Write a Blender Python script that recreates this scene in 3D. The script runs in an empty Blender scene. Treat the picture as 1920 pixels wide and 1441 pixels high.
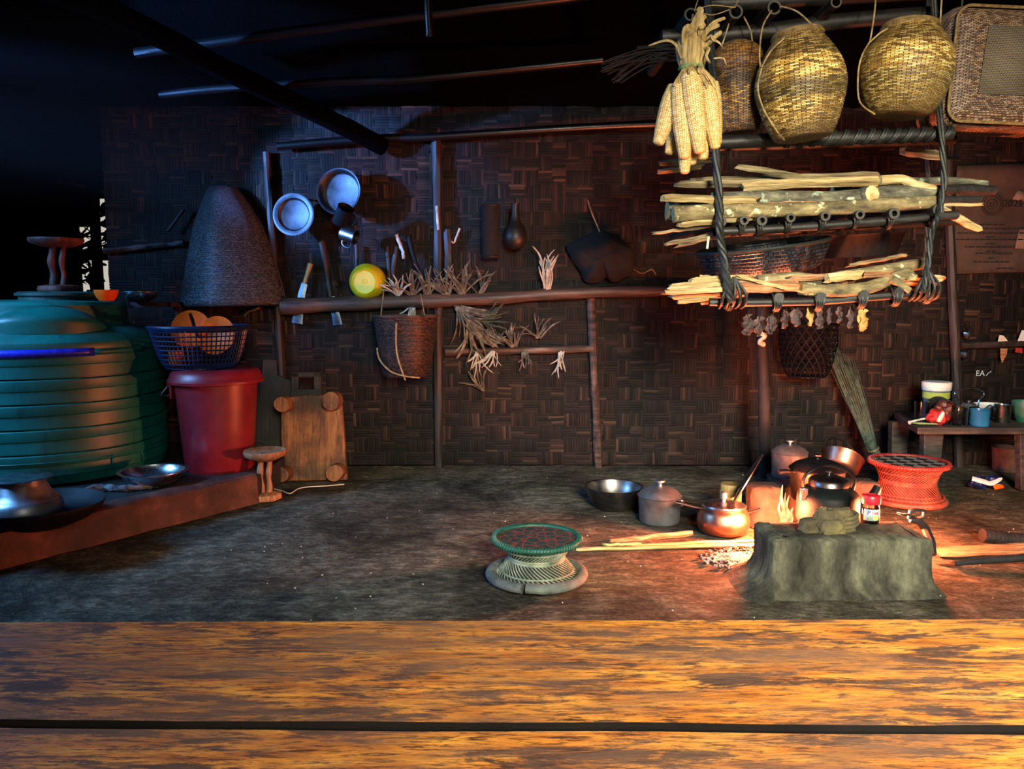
import bpy, bmesh, math, random
from mathutils import Vector, Matrix, noise as mnoise

SC = bpy.context.scene
C = SC.collection
RD = random.Random(11)
PI = math.pi
V = Vector

# ------------------------------------------------------------------ camera
F, CAM_Z = 1450.0, 0.96                      # focal length in pixels of a 1920 px wide frame, eye height
TH = math.atan(160.5 / F)                    # downward pitch
cam = bpy.data.cameras.new('camera')
cam.sensor_width = 36.0
cam.lens = F * 36.0 / 1920.0
cam.clip_start = 0.02
cam_o = bpy.data.objects.new('camera', cam)
C.objects.link(cam_o)
cam_o.location = (0, 0, CAM_Z)
cam_o.rotation_euler = (PI / 2 - TH, 0, 0)
SC.camera = cam_o

# ------------------------------------------------------------------ colour management, world
SC.view_settings.view_transform = 'Standard'
SC.view_settings.look = 'None'
SC.view_settings.exposure = 0.0
SC.view_settings.gamma = 1.0
SC.view_settings.use_curve_mapping = False
SC.cycles.use_denoising = True
SC.cycles.sample_clamp_indirect = 4.0
SC.cycles.caustics_reflective = False
SC.cycles.caustics_refractive = False
W = bpy.data.worlds.new('world')
SC.world = W
W.use_nodes = True
W.node_tree.nodes['Background'].inputs[0].default_value = (1.0, 0.93, 0.80, 1)
W.node_tree.nodes['Background'].inputs[1].default_value = 0.55

# ------------------------------------------------------------------ lights
def light(name, kind, loc, energy, color, target=None, size=None, size_y=None, spot=None, blend=0.5, radius=None, spread=None):
    d = bpy.data.lights.new(name, kind)
    d.energy = energy
    d.color = color
    if kind == 'AREA':
        d.shape = 'RECTANGLE'; d.size = size; d.size_y = size_y or size
        if spread: d.spread = spread
    if kind == 'SPOT':
        d.spot_size = spot; d.spot_blend = blend
    if radius is not None and kind != 'AREA': d.shadow_soft_size = radius
    o = bpy.data.objects.new(name, d)
    C.objects.link(o)
    o.location = loc
    if target is not None:
        o.rotation_euler = (V(target) - V(loc)).to_track_quat('-Z', 'Y').to_euler()
    return o

# daylight through the window opening in the left wall
light('window_daylight', 'AREA', (-3.18, 2.35, 1.74), 52, (0.15, 0.44, 1.0), (-0.9, 3.1, 0.2), 1.0, 0.62, spread=math.radians(110))
# blue spots added in the window opening, aimed at upper back wall and roof poles
light('blue_wall_spot', 'SPOT', (-3.1, 2.75, 1.80), 1250, (0.13, 0.34, 1.0), (-0.86, 4.42, 1.56), spot=math.radians(18.5), blend=0.35, radius=0.04)
light('blue_roof_spot', 'SPOT', (-3.1, 2.75, 1.90), 1500, (0.10, 0.32, 1.0), (-1.55, 3.80, 2.12), spot=math.radians(20), blend=0.5, radius=0.04)
# daylight through the doorway behind the camera
light('door_daylight', 'AREA', (0.75, -1.35, 1.70), 88, (1.0, 0.94, 0.78), (1.0, 2.1, 0.0), 0.9, 1.0, spread=math.radians(66))
# doorway spot on rack and baskets; second spot added to brighten the table centre
light('door_beam', 'SPOT', (0.62, -1.1, 1.75), 400, (1.0, 0.86, 0.60), (1.22, 2.6, 1.47), spot=math.radians(27), blend=0.6, radius=0.06)
light('table_fill_spot', 'SPOT', (0.55, -0.9, 2.15), 46, (1.0, 0.84, 0.58), (0.18, 0.92, 0.5), spot=math.radians(29), blend=1.0, radius=0.10)
# the hearth fire
light('hearth_fire_glow', 'POINT', (0.995, 2.94, 0.13), 175, (1.0, 0.20, 0.07), radius=0.05)
light('hearth_ember_glow', 'POINT', (1.48, 2.93, 0.15), 100, (1.0, 0.20, 0.07), radius=0.05)

# ------------------------------------------------------------------ pixel helpers (1920x1441 frame -> points in the room)
def ray(px, py):
    a, b = (px - 960.0) / F, (720.5 - py) / F
    return V((a, math.cos(TH) + b * math.sin(TH), -math.sin(TH) + b * math.cos(TH)))
def at(px, py, Y):
    d = ray(px, py)
    return V((0, 0, CAM_Z)) + d * (Y / d.y)
def fl(px, py, z=0.0):
    d = ray(px, py)
    return V((0, 0, CAM_Z)) + d * ((z - CAM_Z) / d.z)

# ------------------------------------------------------------------ material helpers
def lin(h):
    r = []
    for i in (0, 2, 4):
        c = int(h[i:i + 2], 16) / 255.0
        r.append(c / 12.92 if c <= 0.04045 else ((c + 0.055) / 1.055) ** 2.4)
    return (*r, 1.0)

class NT:
    def __init__(s, name):
        s.m = bpy.data.materials.new(name)
        s.m.use_nodes = True
        s.t = s.m.node_tree
        s.b = s.t.nodes['Principled BSDF']
        s.co = s.n('ShaderNodeTexCoord')
    def n(s, typ, **kw):
        x = s.t.nodes.new(typ)
        for k, v in kw.items():
            setattr(x, k, v)
        return x
    def l(s, a, b): s.t.links.new(a, b)
    def vec(s, scale=(1, 1, 1), src='Object'):
        mp = s.n('ShaderNodeMapping')
        s.l(s.co.outputs[src], mp.inputs[0])
        mp.inputs['Scale'].default_value = scale
        return mp.outputs[0]
    def noise(s, scale, vec=None, detail=5, rough=0.6, dist=0.0):
        x = s.n('ShaderNodeTexNoise')
        x.inputs['Scale'].default_value = scale
        x.inputs['Detail'].default_value = detail
        x.inputs['Roughness'].default_value = rough
        x.inputs['Distortion'].default_value = dist
        s.l(vec if vec is not None else s.co.outputs['Object'], x.inputs['Vector'])
        return x.outputs['Fac']
    def ramp(s, fac, stops, mode='LINEAR'):
        x = s.n('ShaderNodeValToRGB')
        e = x.color_ramp.elements
        x.color_ramp.interpolation = mode
        while len(e) < len(stops): e.new(0.5)
        for el, (p, c) in zip(e, stops):
            el.position = p
            el.color = c if not isinstance(c, str) else lin(c)
        s.l(fac, x.inputs[0])
        return x.outputs[0]
    def mix(s, fac, a, b, blend='MIX'):
        x = s.n('ShaderNodeMix', data_type='RGBA', blend_type=blend)
        for i, v in ((0, fac), (6, a), (7, b)):
            if hasattr(v, 'is_linked'): s.l(v, x.inputs[i])
            elif isinstance(v, str): x.inputs[i].default_value = lin(v)
            else: x.inputs[i].default_value = v
        return x.outputs[2]
    def math(s, op, a, b=0.0):
        x = s.n('ShaderNodeMath', operation=op)
        for i, v in ((0, a), (1, b)):
            if hasattr(v, 'is_linked'): s.l(v, x.inputs[i])
            else: x.inputs[i].default_value = v
        return x.outputs[0]
    def bump(s, h, strength=0.4, dist=0.01, prev=None):
        x = s.n('ShaderNodeBump')
        x.inputs['Strength'].default_value = strength
        x.inputs['Distance'].default_value = dist
        s.l(h, x.inputs['Height'])
        if prev is not None: s.l(prev, x.inputs['Normal'])
        s.l(x.outputs[0], s.b.inputs['Normal'])
        return x.outputs[0]
    def out(s, col=None, rough=0.7, metal=0.0, spec=None):
        if col is not None:
            if hasattr(col, 'is_linked'): s.l(col, s.b.inputs['Base Color'])
            else: s.b.inputs['Base Color'].default_value = lin(col) if isinstance(col, str) else col
        if hasattr(rough, 'is_linked'): s.l(rough, s.b.inputs['Roughness'])
        else: s.b.inputs['Roughness'].default_value = rough
        s.b.inputs['Metallic'].default_value = metal
        if spec is not None: s.b.inputs['Specular IOR Level'].default_value = spec
        return s.m

def plain(name, c1, c2=None, scale=14, rough=0.7, metal=0.0, bump=0.15, bd=0.004, stretch=(1, 1, 1), lo=0.35, hi=0.68, spec=None, c3=None):
    """Two or three tones of one material, mottled by noise, with a little relief."""
    s = NT(name)
    v = s.vec(stretch)
    n = s.noise(scale, v)
    st = [(lo, c1), (hi, c2 or c1)]
    if c3: st = [(lo, c1), ((lo + hi) / 2, c2), (hi, c3)]
    col = s.ramp(n, st)
    if bump: s.bump(s.noise(scale * 3, v, detail=6), bump, bd)
    return s.out(col, rough, metal, spec)

def metal_mat(name, c1, c2, rough=0.3, scuff=30, metal=1.0):
    s = NT(name)
    n = s.noise(scuff, s.vec((1, 1, 1)), detail=6)
    n2 = s.noise(7, detail=4)
    col = s.ramp(n2, [(0.35, c1), (0.65, c2)])
    r = s.math('MULTIPLY_ADD', n, 0.25)
    r.node.inputs[2].default_value = rough - 0.1
    s.bump(n, 0.08, 0.002)
    return s.out(col, r, metal)

# ------------------------------------------------------------------ mesh helpers
class MB:
    def __init__(s):
        s.v, s.f, s.mi, s.uv = [], [], [], []
    def add(s, vs, fs, mi=0, uvs=None):
        o = len(s.v)
        s.v += [tuple(x) for x in vs]
        for k, f in enumerate(fs):
            s.f.append([i + o for i in f])
            s.mi.append(mi)
            s.uv.append(uvs[k] if uvs else [(0, 0)] * len(f))
        return s
    def box(s, c, d, M=None, mi=0):
        c, h = V(c), V(d) / 2
        vs = [V((x * h.x, y * h.y, z * h.z)) for x in (-1, 1) for y in (-1, 1) for z in (-1, 1)]
        vs = [(M @ x if M else x) + c for x in vs]
        return s.add(vs, [(0, 1, 3, 2), (4, 6, 7, 5), (0, 4, 5, 1), (2, 3, 7, 6), (0, 2, 6, 4), (1, 5, 7, 3)], mi)
    def lathe(s, prof, n=32, c=(0, 0, 0), M=None, mi=0, disp=None, sx=1.0, sy=1.0, cap=True, smooth=0):
        """profile of (radius, height); M turns the axis; smooth > 0 resamples it as a spline."""
        if smooth: prof = spline2(prof, smooth)
        L = [0.0]
        for a, b in zip(prof, prof[1:]): L.append(L[-1] + math.hypot(b[0] - a[0], b[1] - a[1]))
        T = L[-1] or 1.0
        c = V(c)
        vs, fs, uvs = [], [], []
        for i, (r, z) in enumerate(prof):
            for k in range(n):
                a = 2 * PI * k / n
                rr = r + (disp(k / n, L[i] / T) if disp else 0)
                p = V((rr * math.cos(a) * sx, rr * math.sin(a) * sy, z))
                vs.append((M @ p if M else p) + c)
        for i in range(len(prof) - 1):
            for k in range(n):
                k2 = (k + 1) % n
                fs.append((i * n + k, i * n + k2, (i + 1) * n + k2, (i + 1) * n + k))
                u0, u1, v0, v1 = k / n, (k + 1) / n, L[i] / T, L[i + 1] / T
                uvs.append([(u0, v0), (u1, v0), (u1, v1), (u0, v1)])
        if cap:
            for i, rev in ((0, True), (len(prof) - 1, False)):
                if prof[i][0] > 1e-6:
                    f = [i * n + k for k in range(n)]
                    if rev: f.reverse()
                    fs.append(tuple(f)); uvs.append([(0, 0)] * n)
        return s.add(vs, fs, mi, uvs)
    def tube(s, pts, r, n=8, mi=0, cap=True, jit=0.0, mi_end=None, closed=False, flat=1.0):
        pts = [V(p) for p in pts]
        m = len(pts)
        rs = r if isinstance(r, (list, tuple)) else [r] * m
        vs, fs, uvs = [], [], []
        ref = None
        for i, p in enumerate(pts):
            if closed: t = pts[(i + 1) % m] - pts[i - 1]
            else: t = (pts[min(i + 1, m - 1)] - pts[max(i - 1, 0)])
            t = t.normalized() if t.length > 1e-9 else V((0, 0, 1))
            if ref is None:
                ref = t.cross(V((0, 0, 1)))
                if ref.length < 0.1: ref = t.cross(V((1, 0, 0)))
            ref = (ref - t * ref.dot(t)).normalized()
            b = t.cross(ref)
            for k in range(n):
                a = 2 * PI * k / n
                q = rs[i] * (1 + (RD.uniform(-jit, jit) if jit else 0))
                vs.append(p + ref * (math.cos(a) * q) + b * (math.sin(a) * q * flat))
        for i in range(m if closed else m - 1):
            j = (i + 1) % m
            for k in range(n):
                k2 = (k + 1) % n
                fs.append((i * n + k, i * n + k2, j * n + k2, j * n + k))
                uvs.append([(k / n, i / m), ((k + 1) / n, i / m), ((k + 1) / n, (i + 1) / m), (k / n, (i + 1) / m)])
        s.add(vs, fs, mi, uvs)
        if cap and not closed:
            o = len(s.v) - m * n
            s.f.append([o + k for k in range(n)][::-1]); s.mi.append(mi if mi_end is None else mi_end); s.uv.append([(0, 0)] * n)
            s.f.append([o + (m - 1) * n + k for k in range(n)]); s.mi.append(mi if mi_end is None else mi_end); s.uv.append([(0, 0)] * n)
        return s
    def ring(s, c, r, t, n=40, k=8, M=None, mi=0, sy=1.0, flat=1.0):
        pts = []
        for i in range(n):
            a = 2 * PI * i / n
            p = V((r * math.cos(a), r * math.sin(a) * sy, 0))
            pts.append((M @ p if M else p) + V(c))
        return s.tube(pts, t, k, mi, closed=True, flat=flat)
    def blade(s, pts, w, nrm=(0, -1, 0), mi=0, th=0.0012):
        """tapering leaf or straw with a slight fold and real thickness"""
        pts = [V(p) for p in pts]
        m = len(pts)
        nrm = V(nrm).normalized()
        vs, fs = [], []
        for i, p in enumerate(pts):
            t = (pts[min(i + 1, m - 1)] - pts[max(i - 1, 0)]).normalized()
            sd = t.cross(nrm)
            sd = sd.normalized() if sd.length > 1e-6 else V((1, 0, 0))
            ww = w * (0.45 + 0.55 * math.sin(PI * min(1, 0.25 + i / (m - 1) * 0.75)) ** 0.7) if i < m - 1 else w * 0.12
            up = sd.cross(t).normalized()
            vs += [p - sd * ww, p + up * (ww * 0.35 + th), p + sd * ww, p + up * ww * 0.35 - up * th]
        for i in range(m - 1):
            for k in range(4):
                k2 = (k + 1) % 4
                fs.append((i * 4 + k, i * 4 + k2, i * 4 + 4 + k2, i * 4 + 4 + k))
        fs += [(3, 2, 1, 0), tuple((m - 1) * 4 + k for k in range(4))]
        return s.add(vs, fs, mi)
    def prism(s, outline, depth, M=None, c=(0, 0, 0), mi=0):
        """outline in local (x, z), extruded along local y by depth"""
        n = len(outline)
        c = V(c)
        vs = [V((x, 0, z)) for x, z in outline] + [V((x, depth, z)) for x, z in outline]
        vs = [(M @ p if M else p) + c for p in vs]
        fs = [tuple(range(n)), tuple(range(2 * n - 1, n - 1, -1))]
        fs += [(i + n, (i + 1) % n + n, (i + 1) % n, i) for i in range(n)]
        return s.add(vs, fs, mi)
    def grid(s, fn, nu, nv, mi=0):
        vs = [fn(i / nu, j / nv) for j in range(nv + 1) for i in range(nu + 1)]
        fs, uvs = [], []
        for j in range(nv):
            for i in range(nu):
                a = j * (nu + 1) + i
                fs.append((a, a + 1, a + nu + 2, a + nu + 1))
                uvs.append([(i / nu, j / nv), ((i + 1) / nu, j / nv), ((i + 1) / nu, (j + 1) / nv), (i / nu, (j + 1) / nv)])
        return s.add(vs, fs, mi, uvs)
    def build(s, name, mats, parent=None, loc=None, rot=None, sharp=40, bevel=0.0, solid=0.0, sub=0, off=None):
        me = bpy.data.meshes.new(name)
        vs = s.v
        if off is not None: vs = [(a - off[0], b - off[1], c - off[2]) for a, b, c in vs]
        me.from_pydata(vs, [], s.f)
        uvl = me.uv_layers.new(name='UVMap')
        flat = [x for f in s.uv for x in f]
        uvl.data.foreach_set('uv', [y for x in flat for y in x])
        me.polygons.foreach_set('material_index', s.mi)
        me.polygons.foreach_set('use_smooth', [True] * len(s.f))
        bm = bmesh.new()
        bm.from_mesh(me)
        bmesh.ops.recalc_face_normals(bm, faces=bm.faces)
        bm.to_mesh(me)
        bm.free()
        me.set_sharp_from_angle(angle=math.radians(sharp))
        for m in (mats if isinstance(mats, (list, tuple)) else [mats]): me.materials.append(m)
        o = bpy.data.objects.new(name, me)
        C.objects.link(o)
        if parent: o.parent = parent
        if off is not None: o.location = off
        if loc is not None: o.location = loc
        if rot is not None: o.rotation_euler = rot
        if solid:
            md = o.modifiers.new('solid', 'SOLIDIFY'); md.thickness = solid; md.offset = 0
        if bevel:
            md = o.modifiers.new('bevel', 'BEVEL'); md.width = bevel; md.segments = 3; md.limit_method = 'ANGLE'; md.angle_limit = math.radians(35)
        if sub:
            md = o.modifiers.new('sub', 'SUBSURF'); md.levels = sub; md.render_levels = sub
        return o

def spline(pts, k=4):
    pts = [V(p) for p in pts]
    out = []
    for i in range(len(pts) - 1):
        p0, p1, p2, p3 = pts[max(i - 1, 0)], pts[i], pts[i + 1], pts[min(i + 2, len(pts) - 1)]
        for j in range(k):
            t = j / k
            out.append(0.5 * ((2 * p1) + (p2 - p0) * t + (2 * p0 - 5 * p1 + 4 * p2 - p3) * t * t + (3 * p1 - p0 - 3 * p2 + p3) * t ** 3))
    out.append(pts[-1])
    return out
def spline2(prof, k):
    return [(max(p.x, 0.0002), p.z) for p in spline([(r, 0, z) for r, z in prof], k)]

def tag(o, label, cat=None, group=None, kind=None):
    o['label'] = label
    if cat: o['category'] = cat
    if group: o['group'] = group
    if kind: o['kind'] = kind
    return o
def thing(name, label, cat, loc=(0, 0, 0), rot=(0, 0, 0), group=None):
    o = bpy.data.objects.new(name, None)
    o.empty_display_size = 0.05
    C.objects.link(o)
    o.location = loc
    o.rotation_euler = rot
    return tag(o, label, cat, group)
def struct(name, mb, m, **kw):
    o = mb.build(name, m, **kw)
    o['kind'] = 'structure'
    return o
def copy_tree(o, loc, rot, label, group=None):
    r = o.copy(); C.objects.link(r)
    r.location = loc; r.rotation_euler = rot
    r['label'] = label
    if group: r['group'] = group
    for ch in list(o.children):
        c = ch.copy(); C.objects.link(c); c.parent = r
        for g in list(ch.children):
            d = g.copy(); C.objects.link(d); d.parent = c
    return r
RX = lambda a: Matrix.Rotation(a, 3, 'X')
RY = lambda a: Matrix.Rotation(a, 3, 'Y')
RZ = lambda a: Matrix.Rotation(a, 3, 'Z')
FACE = RX(PI / 2)                              # turns a lathe axis (+z) towards the camera (-y)

# ------------------------------------------------------------------ materials
s = NT('mud_floor')
v = s.vec((1, 1, 1))
n1 = s.noise(2.2, v, detail=8, rough=0.65, dist=0.6)
n2 = s.noise(16, s.vec((0.8, 1.5, 1)), detail=9, rough=0.72)
col = s.ramp(n1, [(0.30, '3e3a33'), (0.46, '7a7262'), (0.60, 'a59c88'), (0.76, 'c2b9a4')])
n3 = s.noise(60, s.vec((0.8, 1.6, 1)), detail=6, rough=0.75)
col = s.mix(0.75, col, s.ramp(n2, [(0.36, '4a443a'), (0.5, 'a09a8b'), (0.62, 'f2ede0')]), 'MULTIPLY')
col = s.mix(0.7, col, s.ramp(n3, [(0.38, '625d52'), (0.5, 'c0baab'), (0.60, 'ffffff')]), 'MULTIPLY')
b1 = s.bump(n1, 0.9, 0.09)
b2 = s.bump(n2, 0.9, 0.022, b1)
s.bump(n3, 0.5, 0.006, b2)
M_FLOOR = s.out(col, 0.92, spec=0.1)

s = NT('hearth_mud')
v = s.vec((1, 1, 1))
n1 = s.noise(5, s.vec((1.6, 1.6, 0.45)), detail=8, rough=0.65)
n2 = s.noise(34, s.vec((1, 1, 0.5)), detail=6, rough=0.7)
col = s.ramp(n1, [(0.30, '1e1d18'), (0.5, '45443a'), (0.66, '6b6a58')])
col = s.mix(0.6, col, s.ramp(n2, [(0.35, '6a675c'), (0.6, 'f5f3e4')]), 'MULTIPLY')
b1 = s.bump(n1, 0.5, 0.03)
s.bump(n2, 0.7, 0.012, b1)
M_MUD = s.out(col, 0.95, spec=0.15)
M_CLAY = plain('fired_clay_mud', '1e1814', '40352d', 9, 0.95, bump=0.7, bd=0.012)

s = NT('woven_bamboo_wall')
g = s.n('ShaderNodeNewGeometry')
col = s.ramp(g.outputs['Random Per Island'], [(0.0, '17110e'), (0.45, '251b16'), (0.8, '33241d'), (0.95, '422f24'), (1.0, '5c4232')])
n = s.noise(1.3, detail=5)
col = s.mix(s.ramp(n, [(0.35, (0.25, 0.25, 0.25, 1)), (0.7, (1, 1, 1, 1))]), '0c0a09', col)
fine = s.noise(90, detail=2)
s.bump(fine, 0.2, 0.002)
M_WALL = s.out(col, 0.6, spec=0.14)
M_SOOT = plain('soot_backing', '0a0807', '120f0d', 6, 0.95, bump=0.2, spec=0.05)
M_ROOF = plain('sooty_thatch', '020202', '060505', 20, 0.95, bump=0.8, bd=0.02, stretch=(1, 6, 6), spec=0.03)
M_BEAM = plain('sooty_bamboo_beam', '060505', '100e0d', 12, 0.34, bump=0.15, stretch=(0.3, 3, 3), spec=0.6)
M_TWIG = plain('dark_twig', '070707', '131210', 30, 0.8)
M_POST = plain('smoked_post', '1c1512', '3b2b23', 12, 0.6, bump=0.3, stretch=(3, 3, 0.4))
M_RAIL = plain('smoked_pole', '2a1f1a', '4d3a30', 10, 0.5, bump=0.3, stretch=(0.4, 4, 4), c3='6b4b3a')

# worn varnished planks in the foreground
s = NT('worn_varnished_wood')
vg = s.vec((2.2, 14, 14))
g1 = s.noise(3.6, vg, detail=10, rough=0.66, dist=0.25)
g2 = s.noise(7, s.vec((3, 20, 20)), detail=9, rough=0.72, dist=0.3)
pt = s.noise(3.0, s.vec((2.2, 11, 9)), detail=12, rough=0.76, dist=0.35)
col = s.ramp(g1, [(0.28, '6a3a16'), (0.42, 'a25e22'), (0.56, 'c07c2e'), (0.75, 'cf9a42')])
col = s.mix(s.ramp(g2, [(0.36, (1, 1, 1, 1)), (0.46, (0, 0, 0, 1))]), col, '4d2a12')
col = s.mix(s.ramp(pt, [(0.50, (0, 0, 0, 1)), (0.56, (0.92, 0.92, 0.92, 1))]), col, '2c1f1c')
g3 = s.noise(5, s.vec((5, 34, 34)), detail=8, rough=0.75, dist=0.2)
mk = s.noise(2.2, s.vec((1, 3, 3)), detail=4)
ds = s.math('MULTIPLY', s.ramp(g3, [(0.52, (0, 0, 0, 1)), (0.58, (1, 1, 1, 1))]), s.ramp(mk, [(0.38, (0, 0, 0, 1)), (0.54, (0.9, 0.9, 0.9, 1))]))
col = s.mix(ds, col, '2a1610')
b1 = s.bump(g2, 0.35, 0.004)
s.bump(pt, 0.4, 0.004, b1)
wp = s.noise(1.6, s.vec((1.4, 5, 4)), detail=10, rough=0.7, dist=0.3)
col = s.mix(s.ramp(wp, [(0.46, (0, 0, 0, 1)), (0.62, (0.8, 0.8, 0.8, 1))]), col, '6b4a34')
M_TABLE = s.out(col, s.ramp(pt, [(0.4, (0.42, 0.42, 0.42, 1)), (0.6, (0.7, 0.7, 0.7, 1))]))

def wood(name, a, b, c, scale=6, axis=2, rough=0.65, bump=0.35):
    st = [7, 7, 7]; st[axis] = 0.9
    s = NT(name)
    n = s.noise(scale, s.vec(tuple(st)), detail=8, rough=0.65, dist=0.6)
    n2 = s.noise(3.5, detail=5)
    col = s.ramp(n, [(0.3, a), (0.5, b), (0.7, c)])
    col = s.mix(s.ramp(n2, [(0.40, (0.85, 0.85, 0.85, 1)), (0.54, (0, 0, 0, 1))]), col, a)
    s.bump(n, bump, 0.006)
    return s.out(col, rough)
M_BOARD = wood('tan_board_wood', '33200f', '8a5a30', 'a9743f')
M_BOARD_DK = wood('dark_board_wood', '17130e', '2d261c', '40372a')
M_STOOLW = wood('pale_carved_wood', '6e4a30', 'a5714a', 'cfa27a')
M_STOOLR = wood('red_brown_carved_wood', '2a1510', '6b3524', '8f4d35')
M_KERB = plain('brown_mud_kerb', '241410', '43261b', 7, 0.7, bump=0.5, bd=0.01, c3='6b4030', lo=0.35, hi=0.75)
M_PLATE = metal_mat('dull_plate_metal', '3a3d42', '63676e', 0.5)
M_PLAT = plain('dark_wet_mud', '141414', '2b2a28', 8, 0.55, bump=0.6, bd=0.015)
M_BENCH = wood('grey_bench_wood', '1d1815', '3c342d', '5a4e42', axis=0)

# firewood
s = NT('lichen_bark')
n = s.noise(9, s.vec((1, 3, 3)), detail=8, rough=0.7)
sp = s.noise(26, detail=4)
col = s.ramp(n, [(0.32, '2d2719'), (0.48, '6a5d3c'), (0.62, '93845a'), (0.75, 'b0a173')])
col = s.mix(s.ramp(sp, [(0.60, (0, 0, 0, 1)), (0.67, (1, 1, 1, 1))]), col, 'cfd3a4')
s.bump(n, 0.7, 0.01)
M_BARK = s.out(col, 0.85)
s = NT('grey_lichen_bark')
n = s.noise(12, s.vec((1, 3, 3)), detail=8, rough=0.7)
sp = s.noise(20, detail=4)
col = s.ramp(n, [(0.32, '1e1d17'), (0.5, '565443'), (0.7, '8d8a6c')])
col = s.mix(s.ramp(sp, [(0.58, (0, 0, 0, 1)), (0.66, (1, 1, 1, 1))]), col, 'a9b79a')
s.bump(n, 0.7, 0.01)
M_BARKG = s.out(col, 0.85)
M_SPLIT = plain('split_yellow_wood', '6e5a34', 'b89e66', 8, 0.8, bump=0.8, bd=0.008, stretch=(0.8, 9, 9), c3='e2cf9c', lo=0.3, hi=0.7)
M_SPLITR = plain('split_orange_wood', '5e3a22', 'a8744a', 8, 0.8, bump=0.8, bd=0.008, stretch=(0.8, 9, 9), c3='d8ac80', lo=0.3, hi=0.7)
M_SPLITD = plain('weathered_split_wood', '2d2616', '6f6142', 8, 0.8, bump=0.6, bd=0.006, stretch=(0.8, 9, 9), c3='a3936a', lo=0.3, hi=0.7)
M_CUT = plain('cut_wood_end', 'a8834f', 'e2c68d', 30, 0.8)
M_CHAR = plain('charred_wood', '050505', '17130f', 16, 0.75, bump=0.8, bd=0.01)
M_ROPE = plain('smoked_vine', '0c0d0b', '23251f', 30, 0.55, bump=0.4)
M_TUBE = plain('smoked_bamboo_tube', '0d0c0a', '211e19', 14, 0.5, bump=0.2)
M_TUBECUT = plain('bamboo_tube_cut', '34312b', '48433b', 30, 0.8)

# baskets
BASK = ['7a5526', 'b98a42', 'd9b668']
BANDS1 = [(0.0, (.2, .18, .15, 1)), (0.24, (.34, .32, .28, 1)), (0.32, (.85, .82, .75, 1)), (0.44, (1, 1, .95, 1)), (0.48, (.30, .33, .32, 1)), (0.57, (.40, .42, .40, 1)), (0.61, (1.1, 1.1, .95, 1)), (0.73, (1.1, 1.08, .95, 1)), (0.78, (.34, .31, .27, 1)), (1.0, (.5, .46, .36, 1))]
def basket_mat(name, cols, nu, nv, bands=None, soot=None, **kw):
    s = NT(name)
    br = s.n('ShaderNodeTexBrick'); br.offset = 0.5
    tn = s.n('ShaderNodeTexNoise'); tn.inputs['Scale'].default_value = 14
    s.l(s.co.outputs['Object'], tn.inputs['Vector'])
    va = s.n('ShaderNodeVectorMath', operation='MULTIPLY_ADD')
    s.l(tn.outputs['Color'], va.inputs[0]); va.inputs[1].default_value = (kw.get('wob', 0.5),) * 3
    s.l(s.vec((nu, nv, 1), 'UV'), va.inputs[2])
    s.l(va.outputs[0], br.inputs['Vector'])
    for k, v in (('Color1', (0, 0, 0, 1)), ('Color2', (1, 1, 1, 1)), ('Mortar', (0, 0, 0, 1)), ('Scale', 1.0), ('Mortar Size', kw.get('mort', 0.09)), ('Mortar Smooth', 0.9), ('Brick Width', kw.get('bw', 1.0)), ('Row Height', kw.get('rh', 0.5))):
        br.inputs[k].default_value = v
    col = s.ramp(br.outputs['Color'], [(0.05, cols[0]), (0.5, cols[1]), (0.95, cols[2])])
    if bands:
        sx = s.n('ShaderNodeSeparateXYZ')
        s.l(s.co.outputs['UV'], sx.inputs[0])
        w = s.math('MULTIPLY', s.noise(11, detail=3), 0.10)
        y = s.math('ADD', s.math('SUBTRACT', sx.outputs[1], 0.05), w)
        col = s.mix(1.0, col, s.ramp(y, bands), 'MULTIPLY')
    if soot:
        col = s.mix(s.ramp(s.noise(6, detail=4), [(0.44, (0, 0, 0, 1)), (0.66, (0.8, 0.8, 0.8, 1))]), col, soot)
    col = s.mix(br.outputs['Fac'], col, kw.get('gap', '140d06'))
    s.bump(s.math('SUBTRACT', 1.0, br.outputs['Fac']), kw.get('bump', 0.8), kw.get('bd', 0.006))
    return s.out(col, kw.get('rough', 0.55))
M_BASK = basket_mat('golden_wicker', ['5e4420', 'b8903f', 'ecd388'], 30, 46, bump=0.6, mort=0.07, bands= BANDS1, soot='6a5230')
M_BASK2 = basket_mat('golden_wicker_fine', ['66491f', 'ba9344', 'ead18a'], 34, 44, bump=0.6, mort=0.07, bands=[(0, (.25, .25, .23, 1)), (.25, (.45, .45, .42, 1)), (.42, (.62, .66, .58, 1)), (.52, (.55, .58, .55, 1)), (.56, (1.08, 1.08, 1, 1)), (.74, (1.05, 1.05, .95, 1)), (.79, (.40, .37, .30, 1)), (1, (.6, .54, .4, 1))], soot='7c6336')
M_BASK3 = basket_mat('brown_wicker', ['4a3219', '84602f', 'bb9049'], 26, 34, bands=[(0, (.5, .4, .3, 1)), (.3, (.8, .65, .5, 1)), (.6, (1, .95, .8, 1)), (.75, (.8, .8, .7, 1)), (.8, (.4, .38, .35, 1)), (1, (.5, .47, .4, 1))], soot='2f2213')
M_BASKRIM = plain('wicker_rim', '5a4526', '8e733f', 60, 0.65, bump=0.6, stretch=(1, 1, 1))
M_CANE = plain('cane_string', '6e5836', 'b39a66', 40, 0.6)
M_BOXW = basket_mat('box_basket_border_weave', ['4a3426', '785c46', '9c7f64'], 30, 42, gap='1c120c', bw=1.0, rh=0.5)
M_BOXM = basket_mat('box_basket_panel_mesh', ['17120e', '1d1712', '241c15'], 40, 40, gap='84755f', bw=1.0, rh=1.0, mort=0.22, bump=-0.6, rough=0.85)
M_DKWEAVE = basket_mat('black_twill_weave', ['0c1014', '1a2229', '29333b'], 90, 22, gap='030303', rough=0.35)
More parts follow.
